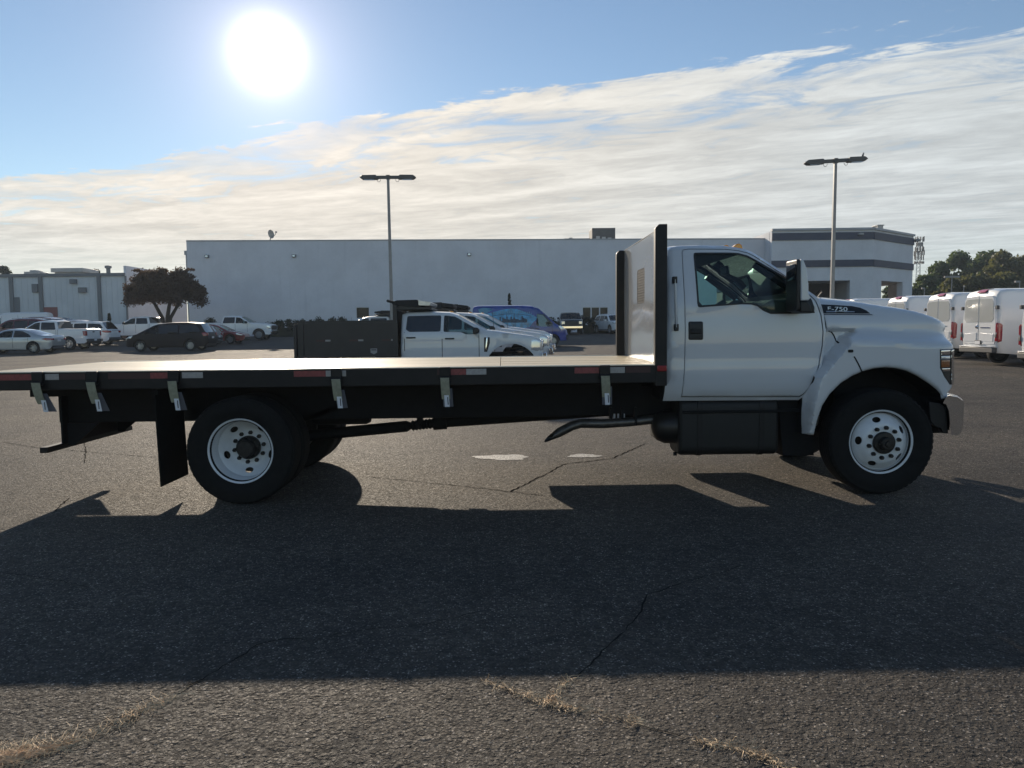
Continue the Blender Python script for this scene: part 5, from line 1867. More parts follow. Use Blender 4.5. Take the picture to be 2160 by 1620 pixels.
# ---- tie-down winch straps along the near rail
straps = [(82, 'rearmost tie down strap hanging from the deck rail at far left', .035), (197, 'tie down strap on the rail just behind the mud flap', .03), (368, 'tie down strap on the rail above the rear wheel', .018),
          (711, 'tie down strap on the rail in front of the rear wheel', .012), (939, 'tie down strap on the rail above the drive shaft', .004), (1275, 'tie down strap on the rail nearest the cab', .002)]
for px, lab, lean in straps:
    lean *= .7
    x0 = q2(px, 800, YD)[0]
    st = tag(empty('tie_down_strap', (x0, YD - .03, zrl - .1)), 'yellow ' + lab, 'strap', 'winch straps along the deck rail')
    MB().box(x0 - .05, x0 + .05, YD - .034, YD - .004, zdk - .085, zdk + .004).build('clamp', M_STEELBLK, st, True, bevel=.006)
    MB().tube([(x0 - .05, YD - .03, zdk - .10), (x0 + .05, YD - .03, zdk - .10)], .022, 12).build('winch_drum', M_STEELBLK, st, True, smooth=40)
    zt_ = zdk - .092
    rows = []
    for t in np.linspace(0, 1, 9):
        z = zt_ - .195 * t
        y = YD - .058 - .02 * math.sin(t * 2.4)
        xx = x0 + lean * 2.2 * t
        rows.append([(xx - .040 + .006 * t, y, z), (xx + .040 + .004 * t, y - .002, z)])
    rows2 = [[(a[0], a[1] + .006, a[2]) for a in r_] for r_ in reversed(rows)]
    MB().grid(rows + rows2 + rows[:1]).build('webbing', M_WEB, st, True, smooth=60)
    rows = []
    for t in np.linspace(0, 1, 7):
        z = zt_ - .10 - .17 * t
        rows.append([(x0 + lean * (1.2 + 2.2 * t) - .040 + .012, YD - .045 + .03 * t, z), (x0 + lean * (1.2 + 2.6 * t) + .062, YD - .045 + .03 * t, z)])
    rows2 = [[(a[0], a[1] + .004, a[2]) for a in r_] for r_ in reversed(rows)]
    MB().grid(rows + rows2 + rows[:1]).build('strap_tail', M_WEBD, st, True, smooth=60)
    xx = x0 + lean * 2.9 + .012
    tg = MB().prism([(xx - .026, zt_ - .158), (xx + .016, zt_ - .158), (xx + .022 + lean * .6, zt_ - .265), (xx - .022 + lean * .6, zt_ - .265)], YD - .083, YD - .080).build('tag', M_TAG, st, True)
    MB().prism([(xx + .002, zt_ - .175), (xx + .010, zt_ - .175), (xx + .014, zt_ - .245), (xx + .006, zt_ - .245)], YD - .0845, YD - .0835).build('printed_mark', M_INK, tg)

# ================================================================== other vehicles
# local frame: x forward, y left, z up, origin on the ground at mid length
M_TYREC = mat('car_tyre', (.014, .014, .014), .8)
M_RIMC = mat('alloy_wheel', (.36, .37, .38), .3, metal=.7)
M_RIMD = mat('dark_wheel', (.05, .05, .05), .4, metal=.5)
M_BUMP = mat('grey_bumper', (.06, .062, .065), .55)
CARW = {}


def car_wheel(parent, x, y, r_, side, rim=None, width=.23, spokes=6):
    e = bpy.data.objects.new('wheel', None); COL.objects.link(e); e.empty_display_size = .1
    e.parent = parent; e.location = (x, y, r_); e.rotation_euler = (0, 0, 0 if side < 0 else math.pi)
    rim = rim or M_RIMC
    key = (round(r_, 3), rim.name, width, spokes)
    if key not in CARW:
        w2 = width / 2
        rr = r_ * .66
        ty = MB().lathe([(rr, -w2 * .8), (rr * 1.06, -w2), (r_ * .88, -w2 * 1.04), (r_ * .97, -w2 * .9), (r_, -w2 * .6), (r_, w2 * .6), (r_ * .97, w2 * .9), (r_ * .88, w2), (rr, w2 * .8)], 28, closed=True)
        o1 = ty.build('tyre', M_TYREC, e, smooth=40)
        rm = MB().lathe([(rr * 1.02, -w2 * .84), (rr * .97, -w2 * .9), (rr * .90, -w2 * .6), (rr * .88, w2 * .3), (0, w2 * .3)], 28)
        for k in range(spokes):
            a = 2 * math.pi * k / spokes
            M = Matrix.Rotation(a, 4, 'Y')
            rm.prism([(rr * .12, -.035), (rr * .93, -.022), (rr * .93, .022), (rr * .12, .035)], -w2 * .72, -w2 * .5, 'y', M)
        rm.lathe([(rr * .24, -w2 * .4), (rr * .24, -w2 * .78), (rr * .15, -w2 * .82), (0, -w2 * .82)], 14)
        o2 = rm.build('rim', rim, e, smooth=35)
        CARW[key] = (o1, o2)
    else:
        for o in CARW[key]:
            c = o.copy(); COL.objects.link(c); c.parent = e
    return e


def make_hw(W, z0, k, xf, xr, tf=.22, tr_=.14, zl=.45):
    def f(x, z):
        h = W / 2
        if z > z0: h -= (z - z0) * k
        elif z < zl: h -= .06 * ((zl - z) / zl) ** 1.5
        else: h -= .02 * ((z - (zl + z0) / 2) / (z0 - zl) * 2) ** 2
        if x > xf - .75: h -= tf * ((x - xf + .75) / .75) ** 2.4
        if x < xr + .6: h -= tr_ * ((xr + .6 - x) / .6) ** 2.4
        return max(h, .05)
    return f


def car(name, label, cat, spec, paint, px=None, Y=None, X=None, heading=0., group=None, rim=None):
    W = spec['W']
    xs_ = [p[0] for p in spec['out']]
    hwf = make_hw(W, spec['z0'], spec['k'], max(xs_), min(xs_), *spec.get('taper', (.22, .14)))
    if X is None: X = P(px, 700, Y).x
    e = tag(empty(name, (X, Y, gz(Y)), R(heading)), label, cat, group)
    # body
    out = list(spec['out'])
    zb = spec['zb']
    wr = spec['r']
    for xw in spec['wheels']:                     # listed rear first
        out += arch(xw, wr, wr + spec.get('gap', .075), zb)
    outl = [(p[0], p[1], p[3]) for p in [(q[0], q[1], 0, q[3] if len(q) > 3 else (q[2] if len(q) > 2 and isinstance(q[2], str) else 'b')) for q in out]]
    outl = [(a, b, 'q' if t == 'd' and a < 0 else t) for a, b, t in outl]
    hol = [rpoly([(a, b, .05) for a, b in w_], 3) for w_, _ in spec['win']]
    hol = [ccw([(a, b, 'b') for a, b, _ in h]) for h in hol]
    sh_ = shell('body', outl, hwf, hol, e, paint, sp=.16, rad={'b': spec.get('rr', .07), 'g': .06, 'r': .06, 'k': .02, 'u': .012}, cols=9,
                crown=lambda x, z: spec.get('crown', .04) if z > spec['z0'] + .25 else (.03 if z > spec['z0'] - .15 else 0),
                mats={'g': M_CGLASS, 'r': M_DGLASS, 'u': M_CHASSIS, 'k': M_BUMP, 'd': M_BUMP, 'q': M_BUMP},
                names={'g': 'windshield', 'r': 'rear_window', 'u': 'underbody', 'k': 'load_bed', 'd': 'front_valance', 'q': 'rear_valance'})
    for (w_, kind), h in zip(spec['win'], hol):
        for s in (-1, 1):
            skin('window', inset(h, .006), hwf, -.006, M_CGLASS if kind == 'c' else M_DGLASS, e, s, 0, .25, .004)
    for s in (-1, 1):
        for xw in spec['wheels']:
            car_wheel(e, xw, s * (W / 2 - .135), wr, s, rim, spec.get('ww', .23))
        for (x, z, l) in spec.get('handles', ()):
            hh = hwf(x, z)
            MB().box(x - l / 2, x + l / 2, min(s * (hh - .01), s * (hh + .028)), max(s * (hh - .01), s * (hh + .028)), z - .022, z + .022).build('door_handle', spec.get('hm', paint), e, bevel=.01)
        for pl, mm, nm, off in spec.get('side', ()):
            skin(nm, pl, hwf, off, mm, e, s, 0, .08, .02, .006)
        mx, mz = spec['mirror']
        hh = hwf(mx, mz)
        MB().prism([(mx - .10, mz - .09), (mx + .06, mz - .07), (mx + .09, mz + .03), (mx + .02, mz + .10), (mx - .10, mz + .10)], s * (hh + .03), s * (hh + .22)).build('mirror', spec.get('mm', paint), e, bevel=.03)
        # door gaps
        for x, z0_, z1_ in spec.get('seams', ()):
            skin('door_seam', [(x - .008, z0_), (x + .008, z0_), (x + .008, z1_), (x - .008, z1_)], hwf, .003, M_CHASSIS, e, s, 0, .2, .006)
    for nm, mm, x0, x1, y0, y1, z0_, z1_ in spec.get('ends', ()):
        for s in ((-1, 1) if y0 > 0 else (0,)):
            ya, yb = (y0 * s, y1 * s) if s else (y0, y1)
            MB().box(x0, x1, min(ya, yb), max(ya, yb), z0_, z1_).build(nm, mm, e, bevel=.02)
    for pl, y0, y1, mm, nm in spec.get('prisms', ()):
        for s in ((-1, 1) if y0 > 0 else (1,)):
            MB().prism(pl, s * y0, s * y1).build(nm, mm, e, bevel=.02)
    wl = spec['wheels']
    MB().box(wl[0] - .35, wl[1] + .35, -(W / 2 - .30), W / 2 - .30, zb + .01, wr * 2 + .02).build('underframe', M_CHASSIS, e)
    # seats seen through the glass
    for x in spec.get('seats', ()):
        zs_ = spec['z0']
        for s in (-1, 1):
            MB().prism([(x - .12, .45), (x + .35, .45), (x + .3, .62), (x + .1, .62), (x - .08, zs_ + .12), (x - .08, zs_ + .30), (x - .2, zs_ + .30), (x - .2, zs_ + .1)], s * .15, s * .62).build('seat', M_SEAT, e, bevel=.03)
    return e


G, RW, U, K, D = 'g', 'r', 'u', 'k', 'd'
SEDAN = dict(W=1.85, z0=.92, k=.52, zb=.24, r=.335, wheels=(-1.42, 1.42), mirror=(.72, 1.0), taper=(.30, .22),
    out=[(2.20, .24, D), (2.38, .34, D), (2.42, .52), (2.38, .66), (2.25, .76), (1.8, .88), (1.28, .96, G), (.52, 1.36), (.2, 1.44), (-.25, 1.47), (-.75, 1.43), (-1.02, 1.375, RW), (-1.80, 1.10), (-2.05, 1.06), (-2.38, 1.05), (-2.44, .98), (-2.46, .72), (-2.42, .46, D), (-2.34, .28, D), (-2.2, .24, U)],
    win=[([(1.0, .97), (.30, 1.34), (-.18, 1.375), (-.20, .97)], 'c'), ([(-.28, .97), (-.27, 1.375), (-.75, 1.335), (-1.12, 1.17), (-1.32, 1.02), (-1.28, .97)], 't')],
    handles=((.0, .84, .2), (-.98, .86, .2)), seams=((.02 - .26, .34, .93), (.98, .34, .9), (-1.15, .5, .93)), seats=(.1, -.85),
    side=[([(-2.43, .90), (-2.43, .78), (-2.2, .77), (-1.93, .86), (-2.15, .93)], M_REDL, 'tail_lamp', .006), ([(2.34, .66), (2.1, .74), (1.85, .8), (1.9, .68), (2.2, .60)], M_CLEARL, 'headlamp', .006)],
    ends=[('tail_lamp', M_REDL, -2.475, -2.42, .50, .74, .80, .90), ('plate', M_TAG, -2.485, -2.455, -.16, .16, .70, .82), ('boot_trim', M_CHROME, -2.48, -2.44, -.4, .4, .87, .89), ('lower_valance', M_BUMP, -2.46, -2.40, -.62, .62, .28, .40)])
HATCH = dict(SEDAN, out=[(2.10, .24, D), (2.28, .34, D), (2.32, .55), (2.25, .72), (1.8, .92), (1.30, 1.0, G), (.55, 1.43), (.2, 1.52), (-.4, 1.55), (-1.1, 1.52), (-1.75, 1.42, RW), (-2.12, 1.05), (-2.22, .9), (-2.25, .6), (-2.2, .35, D), (-2.1, .24, U)],
    win=[([(1.0, 1.02), (.34, 1.42), (-.18, 1.45), (-.20, 1.02)], 'c'), ([(-.28, 1.02), (-.27, 1.45), (-1.0, 1.44), (-1.55, 1.34), (-1.75, 1.12), (-1.6, 1.02)], 't')], z0=.98,
    side=[([(-2.2, 1.0), (-2.22, .82), (-1.95, .84), (-1.85, .95)], M_REDL, 'tail_lamp', .006), ([(2.25, .70), (2.0, .80), (1.75, .85), (1.85, .72)], M_CLEARL, 'headlamp', .006)],
    ends=[('tail_lamp', M_REDL, -2.275, -2.2, .5, .76, .82, .98), ('plate', M_TAG, -2.29, -2.255, -.16, .16, .66, .78), ('headlamp', M_CLEARL, 2.27, 2.33, .42, .7, .6, .72), ('bumper_insert', M_BUMP, -2.28, -2.22, -.6, .6, .38, .5)])
SUV = dict(W=2.0, z0=1.08, k=.36, zb=.30, r=.385, wheels=(-1.5, 1.5), mirror=(.85, 1.18), taper=(.26, .16),
    out=[(2.3, .30, D), (2.48, .42, D), (2.52, .62), (2.50, .95), (2.38, 1.06), (1.5, 1.16, G), (.72, 1.62), (.45, 1.70), (-.2, 1.76), (-1.2, 1.75), (-1.95, 1.69, RW), (-2.34, 1.18), (-2.46, 1.08), (-2.50, .80), (-2.50, .60, D), (-2.44, .40, D), (-2.3, .30, U)],
    win=[([(1.15, 1.15), (.60, 1.57), (.12, 1.62), (.10, 1.15)], 'c'), ([(.02, 1.15), (.04, 1.62), (-.86, 1.64), (-.90, 1.15)], 't'), ([(-1.0, 1.2), (-.97, 1.63), (-1.85, 1.58), (-2.12, 1.28), (-1.7, 1.2)], 't')],
    handles=((.22, 1.02, .22), (-.75, 1.03, .22)), seams=((.06, .45, 1.1), (-.93, .5, 1.12), (1.12, .45, 1.1)), seats=(.3, -.7),
    side=[([(-2.46, 1.10), (-2.46, .93), (-2.25, .93), (-2.0, 1.03), (-2.1, 1.10)], M_REDL, 'tail_lamp', .008), ([(2.42, 1.0), (2.1, 1.04), (2.0, .96), (2.42, .86)], M_CLEARL, 'headlamp', .008), ([(-1.05, .33), (1.05, .33), (1.05, .46), (-1.05, .46)], M_BUMP, 'sill_cladding', .006)],
    ends=[('tail_lamp', M_REDL, -2.52, -2.44, .56, .83, .94, 1.09), ('plate', M_TAG, -2.53, -2.495, -.17, .17, .84, .97), ('badge', M_CHROME, -2.525, -2.495, -.5, .5, 1.05, 1.09), ('bumper_insert', M_BUMP, -2.535, -2.44, -.82, .82, .42, .60), ('headlamp', M_CLEARL, 2.43, 2.53, .5, .82, .86, 1.0), ('grille', M_PLASTIC, 2.48, 2.54, -.5, .5, .68, .98)],
    prisms=[([(.35, 1.77), (.30, 1.80), (-1.75, 1.79), (-1.85, 1.72), (-1.80, 1.72), (-1.7, 1.76), (.25, 1.775)], .60, .66, M_CHROME, 'roof_rail')])
MINIVAN = dict(W=1.98, z0=1.02, k=.34, zb=.27, r=.34, wheels=(-1.48, 1.56), mirror=(1.15, 1.12), taper=(.34, .16),
    out=[(2.35, .27, D), (2.52, .36, D), (2.56, .55), (2.50, .78), (2.32, .92), (1.75, 1.06, G), (.80, 1.56), (.5, 1.66), (-.3, 1.74), (-1.3, 1.74), (-2.08, 1.66, RW), (-2.42, 1.12), (-2.50, .98), (-2.54, .7), (-2.50, .45, D), (-2.35, .27, U)],
    win=[([(1.52, 1.06), (.88, 1.46), (.52, 1.57), (.48, 1.06)], 'c'), ([(.40, 1.06), (.43, 1.58), (-.75, 1.63), (-.78, 1.07)], 't'), ([(-.87, 1.08), (-.84, 1.63), (-1.85, 1.58), (-2.12, 1.22), (-2.0, 1.12)], 't')],
    handles=((.62, .96, .22), (.1, .97, .22)), seams=((.44, .4, 1.05), (-.82, .5, 1.06), (1.5, .4, 1.04)), seats=(.7, -.4),
    side=[([(-2.46, 1.15), (-2.48, .92), (-2.3, .92), (-2.2, 1.1)], M_REDL, 'tail_lamp', .008), ([(2.45, .80), (2.2, .93), (1.95, .96), (2.1, .80)], M_CLEARL, 'headlamp', .008)],
    ends=[('tail_lamp', M_REDL, -2.53, -2.45, .6, .82, .92, 1.1), ('plate', M_TAG, -2.555, -2.525, -.16, .16, .76, .88), ('headlamp', M_CLEARL, 2.46, 2.55, .42, .68, .68, .82)])
PICKUP = dict(W=2.03, z0=1.30, k=.30, zb=.42, r=.41, wheels=(-1.78, 1.92), mirror=(.98, 1.42), taper=(.16, .04), gap=.10, crown=.05,
    out=[(2.78, .42, D), (2.90, .50, D), (2.92, .72, D), (2.88, .76), (2.90, 1.12), (2.80, 1.22), (2.5, 1.28), (1.45, 1.37), (1.22, 1.38, G), (.52, 1.84), (.25, 1.92), (-.35, 1.95), (-.86, 1.93), (-.98, 1.88, RW), (-1.12, 1.42), (-1.14, 1.40, K), (-2.86, 1.40), (-2.92, 1.36), (-2.92, .74), (-2.94, .72, D), (-2.95, .52, D), (-2.8, .44, U)],
    win=[([(1.05, 1.40), (.42, 1.80), (.10, 1.85), (.08, 1.36), (.62, 1.36), (.72, 1.32), (1.0, 1.32)], 'c'), ([(.0, 1.36), (.02, 1.85), (-.84, 1.84), (-.96, 1.40), (-.9, 1.36)], 't')],
    handles=((.18, 1.16, .22), (-.80, 1.17, .22)), seams=((.04, .6, 1.32), (1.02, .6, 1.3), (-.99, .9, 1.34), (-1.10, .65, 1.38)), seats=(.25, -.6), mm=M_PLASTIC,
    side=[([(-2.90, 1.26), (-2.90, .93), (-2.78, .95), (-2.72, 1.26)], M_REDL, 'tail_lamp', .008), ([(2.84, 1.15), (2.6, 1.18), (2.55, 1.0), (2.85, .86)], M_CLEARL, 'headlamp', .008)],
    ends=[('tail_lamp', M_REDL, -2.945, -2.88, .80, .965, .94, 1.26), ('tailgate_handle', M_PLASTIC, -2.94, -2.915, -.12, .12, 1.16, 1.24), ('rear_bumper', M_BUMP, -3.04, -2.93, -.95, .95, .56, .74), ('plate', M_TAG, -3.05, -3.035, -.16, .16, .60, .72),
          ('headlamp', M_CLEARL, 2.84, 2.92, .60, .90, .88, 1.14), ('grille', M_PLASTIC, 2.87, 2.93, -.58, .58, .80, 1.16), ('front_bumper', M_CHROME, 2.89, 2.98, -.95, .95, .52, .72)])
VAN = dict(W=2.06, z0=1.45, k=.10, zb=.36, r=.355, wheels=(-1.72, 2.02), mirror=(1.78, 1.45), taper=(.30, .05), rr=.12, crown=.06,
    out=[(2.85, .36, D), (2.97, .48, D), (2.98, .72, D), (2.94, .80), (2.90, 1.0), (2.68, 1.16), (2.20, 1.40, G), (1.45, 2.10), (1.15, 2.36), (.75, 2.50), (0, 2.55), (-2.6, 2.55), (-2.86, 2.50), (-2.95, 2.36), (-2.99, 1.6), (-3.0, .75), (-2.97, .62), (-2.95, .42, U)],
    win=[([(2.02, 1.40), (1.48, 2.0), (1.02, 2.04), (.98, 1.30), (1.35, 1.24), (1.95, 1.24)], 'c')],
    handles=((1.05, 1.12, .2), (.72, 1.16, .24)), seams=((.92, .5, 2.2), (1.98, .55, 1.3), (-.42, .5, 2.3)), seats=(1.2,), hm=M_PLASTIC, mm=M_PLASTIC,
    side=[([(2.86, 1.05), (2.5, 1.28), (2.35, 1.26), (2.55, .98)], M_CLEARL, 'headlamp', .008), ([(-2.98, 1.42), (-2.98, .78), (-2.86, .82), (-2.84, 1.36), (-2.9, 1.42)], M_REDL, 'tail_lamp', .010)],
    ends=[('front_bumper', M_BUMP, 2.86, 3.0, -.86, .86, .42, .74), ('grille', M_PLASTIC, 2.86, 2.94, -.55, .55, .78, 1.0)])


def rear_van(label, X, Y, heading=0., light=True):
    """white cargo van seen from behind: adds the rear doors to the common van"""
    e = car('cargo_van', label, 'van', VAN, M_CARW, X=X, Y=Y, heading=heading, group='row of white cargo vans at right', rim=M_RIMD)
    xr_ = -3.0
    for s in (-1, 1):
        # rear door leaf with window
        dp = [(s * .015, .72), (s * .86, .72), (s * .92, 1.1), (s * .90, 1.5), (s * .80, 2.20), (s * .70, 2.34), (s * .015, 2.36)]
        d_ = MB().prism(dp, xr_ - .02, xr_ + .06, 'x').build('rear_door', M_CARW, e, bevel=.015)
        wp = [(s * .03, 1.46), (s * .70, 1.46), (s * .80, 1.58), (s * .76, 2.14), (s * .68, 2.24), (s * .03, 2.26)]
        MB().prism(wp, xr_ - .028, xr_ - .021, 'x').build('door_window', mat('rear_glass', (.52, .52, .49), .12, coat=1), d_)  # pale reflected sky is put into the base colour of the pane
        MB().prism([(s * .1, .80), (s * .78, .80), (s * .80, 1.06), (s * .1, 1.10)], xr_ - .034, xr_ - .021, 'x').build('door_press', M_CARW, d_, bevel=.01)
        for z in (1.95, 1.0):
            MB().box(xr_ - .05, xr_ + .04, min(s * .90, s * .99), max(s * .90, s * .99), z - .06, z + .06).build('hinge', M_BUMP, d_, bevel=.01)
        MB().prism([(s * .90, .82), (s * 1.005, .82), (s * 1.005, 1.38), (s * .96, 1.44), (s * .93, 1.36)], xr_ - .035, xr_ + .03, 'x').build('tail_lamp', M_REDL, e, bevel=.01)
        MB().box(xr_ - .04, xr_ - .036, min(s * .93, s * .99), max(s * .93, s * .99), .95, 1.12).build('reverse_lamp', M_CLEARL, e)
    MB().box(xr_ - .035, xr_ - .021, -.62, -.12, 1.26, 1.29).build('badge', M_CHROME, e)
    MB().lathe([(0, -.012), (.07, -.01), (.075, 0)], 16, (0, 0, 0)).v
    MB().lathe([(0, xr_ - .045), (.06, xr_ - .042), (.075, xr_ - .02)], 16, (0, .10, 1.30), 'x').build('handle_badge', M_CHROME, e, smooth=40)
    MB().box(xr_ - .12, xr_ + .05, -.93, .93, .42, .61).build('rear_bumper', M_BUMP, e, bevel=.03)
    MB().box(xr_ - .14, xr_ - .02, -.90, .90, .615, .645).build('bumper_step', M_CARW, e, bevel=.01)
    MB().box(xr_ - .04, xr_ - .022, -.20, .16, .70, .84).build('plate_recess', M_PLASTIC, e)
    MB().box(xr_ - .05, xr_ - .041, -.14, .14, .71, .82).build('plate', M_TAG, e)
    MB().prism([(-2.98, 2.46), (-2.86, 2.55), (-2.70, 2.60), (-2.62, 2.57), (-2.66, 2.48)], -.26, .26).build('roof_lamp', M_PLASTIC, e, bevel=.02)
    MB().prism([(-3.0, 2.47), (-2.88, 2.56), (-2.80, 2.585), (-2.80, 2.50)], -.22, .22).build('brake_lamp', mat('covered_brake_lamp', (.62, .10, .10), .3, coat=.6), e, bevel=.012)
    return e


def VX(px, Y):
    return P(px, 700, Y).x


# row of white vans: the near rear corner is given in pixels
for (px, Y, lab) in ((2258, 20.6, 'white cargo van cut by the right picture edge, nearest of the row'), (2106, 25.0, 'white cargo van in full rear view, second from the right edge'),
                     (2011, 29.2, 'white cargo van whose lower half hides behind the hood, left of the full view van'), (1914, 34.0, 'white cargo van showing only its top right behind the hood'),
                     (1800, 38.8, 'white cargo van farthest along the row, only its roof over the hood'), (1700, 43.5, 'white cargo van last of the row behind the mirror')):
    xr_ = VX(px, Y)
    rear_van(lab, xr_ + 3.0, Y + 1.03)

# --- cars on the left of the lot, facing left unless noted
car('sedan', 'silver four door sedan nearest on the left, trunk towards us', 'car', SEDAN, M_SILVER, X=VX(104, 45.4) - 2.43, Y=46.3, heading=180)
car('pickup_truck', 'white crew cab pickup just behind the silver sedan', 'pickup', PICKUP, M_CARW, X=VX(180, 50.6) - 2.92, Y=51.6, heading=180, group='pickups on the left')
car('suv', 'white suv with roof rails behind the white pickup on the left', 'suv', SUV, M_CARW, X=VX(228, 56) - 2.5, Y=57, heading=180, group='suvs on the left')
car('minivan', 'dark plum minivan parked broadside left of centre', 'minivan', MINIVAN, M_DARK, X=VX(262, 46.6) + 2.45, Y=47.6, heading=180)
car('hatchback', 'dark blue hatchback just behind the rear of the minivan', 'car', HATCH, M_NAVYC, X=VX(452, 52.5) - 2.25, Y=53.4, heading=180)
car('sedan', 'low red sedan in front of the white pickup facing right', 'car', SEDAN, M_RED, X=VX(512, 56) - 2.4, Y=57, heading=0)
car('pickup_truck', 'white pickup facing right between minivan and hedge', 'pickup', PICKUP, M_CARW, X=VX(571, 62) - 2.9, Y=63, heading=0, group='pickups on the left')
car('pickup_truck', 'white pickup behind the nose of the minivan', 'pickup', PICKUP, M_CARW, X=VX(285, 63) + .1, Y=64, heading=180, group='pickups on the left')
car('pickup_truck', 'dark brown pickup under the spreading tree', 'pickup', PICKUP, mat('dark_brown_paint', (.035, .022, .02), .25, coat=1, dirt=DIRT), X=VX(300, 70) + .2, Y=71, heading=180, group='pickups on the left')
SV_ = car('suv', 'dark red suv partly hidden by the silver sedan and pickup', 'suv', SUV, M_MAROON, X=VX(30, 57), Y=58, heading=180, group='suvs on the left')
SV_.scale = (1.06, 1.0, 1.14)
SV_ = car('suv', 'maroon suv with bright roof rails behind the dark red suv', 'suv', SUV, M_MAROON, X=VX(92, 63.5), Y=64.5, heading=0, group='suvs on the left')
SV_.scale = (1.06, 1.0, 1.14)
SV_ = car('suv', 'dark suv farthest back among the red suvs', 'suv', SUV, M_DARK, X=VX(82, 69.5), Y=70.5, heading=180, group='suvs on the left')
SV_.scale = (1.06, 1.0, 1.14)
car('suv', 'small white suv roof beyond the pickup on the left', 'suv', SUV, M_CARW, X=VX(160, 66.5), Y=67.5, heading=0, group='suvs on the left')
car('cargo_van', 'white cargo van at the far left before the metal building', 'van', VAN, M_CARW, X=VX(22, 73), Y=74, heading=196)
car('sedan', 'silver car cut by the left picture edge behind the sedan', 'car', SEDAN, M_SILVER, X=VX(-62, 62), Y=63, heading=180)

# --- centre
def van_wrap(e):
    """printed wrap on the blue van: pale blue cloud of colour, skyline and a lettered arch"""
    hwf = make_hw(VAN['W'], VAN['z0'], VAN['k'], 3.0, -3.0, .30, .05)
    m2 = mat('pale_blue_print', (.04, .30, .55), .3, coat=.6, vary=.4, vscale=3)
    m3 = mat('dark_print', (.012, .02, .04), .4)
    m4 = mat('light_print', (.10, .30, .45), .4)
    for s in (-1, 1):
        cl = []
        for k in range(26):
            t = 2 * math.pi * k / 26
            cl.append((-.80 + 1.75 * math.cos(t) * (1 + .08 * math.sin(5 * t)), 1.66 + .66 * math.sin(t) * (1 + .10 * math.cos(4 * t + 1))))
        skin('wrap_print', cl, hwf, .003, m2, e, s, 0, .15, .002)
        skin('wrap_print', [(-2.6 + .0, 2.34), (-2.5, 2.1), (-2.25, 2.02), (-2.0, 2.14), (-1.7, 2.30), (-1.9, 2.42), (-2.3, 2.44)], hwf, .004, m4, e, s, 0, .15, .002)
        rr = random.Random(3)
        x = -1.45
        while x < .35:                                  # skyline
            hgt = rr.uniform(.10, .24) + (.16 if rr.random() < .25 else 0)
            skin('skyline_block', [(x, 1.52), (x + .075, 1.52), (x + .075, 1.52 + hgt), (x, 1.52 + hgt)], hwf, .0055, m3, e, s, 0, .2, .002)
            x += .085
        skin('skyline_block', [(-1.5, 1.505), (.4, 1.505), (.4, 1.525), (-1.5, 1.525)], hwf, .0055, m3, e, s, 0, .2, .002)
        skin('skyline_strip', [(-1.2, 1.40), (.7, 1.36), (.5, 1.42), (-1.1, 1.46)], hwf, .0055, m4, e, s, 0, .2, .002)  # pale printed strip below the skyline
        arc = [(-1.75 + 2.45 * t, 1.92 + .20 * math.sin(math.pi * (t * .8 + .12))) for t in np.linspace(0, 1, 13)]
        skin('arch_line', [(a, b - .09) for a, b in arc] + [(a, b - .065) for a, b in reversed(arc)], hwf, .0055, m3, e, s, 0, .2, .002)
        for k in range(22):                             # arched lettering, too small to read
            t = (k + .5) / 22
            a = -1.75 + 2.45 * t; b = 1.92 + .20 * math.sin(math.pi * (t * .8 + .12))
            h_ = .15 if k % 4 else .19
            skin('letter_stroke', [(a, b - .03), (a + .055, b - .03), (a + .055, b + h_ - .03), (a + .012, b + h_ - .03)], hwf, .0055, m4, e, s, 0, .2, .002)


blue = car('cargo_van', 'blue wrapped cargo van with a city skyline print', 'van', VAN, mat('blue_van_wrap', (.006, .040, .28), .3, coat=.8, vary=.25, vscale=1.2, dirt=DIRT), X=VX(1200, 47.0) - 3.0, Y=48.03, heading=0)
van_wrap(blue)
car('pickup_truck', 'dark pickup facing us beside the warehouse window', 'pickup', PICKUP, M_BLACKC, X=VX(1209, 66), Y=69, heading=-92)
car('suv', 'pale suv half hidden behind the bulkhead post', 'suv', SUV, M_CARW, X=VX(1300, 67), Y=69, heading=-75)

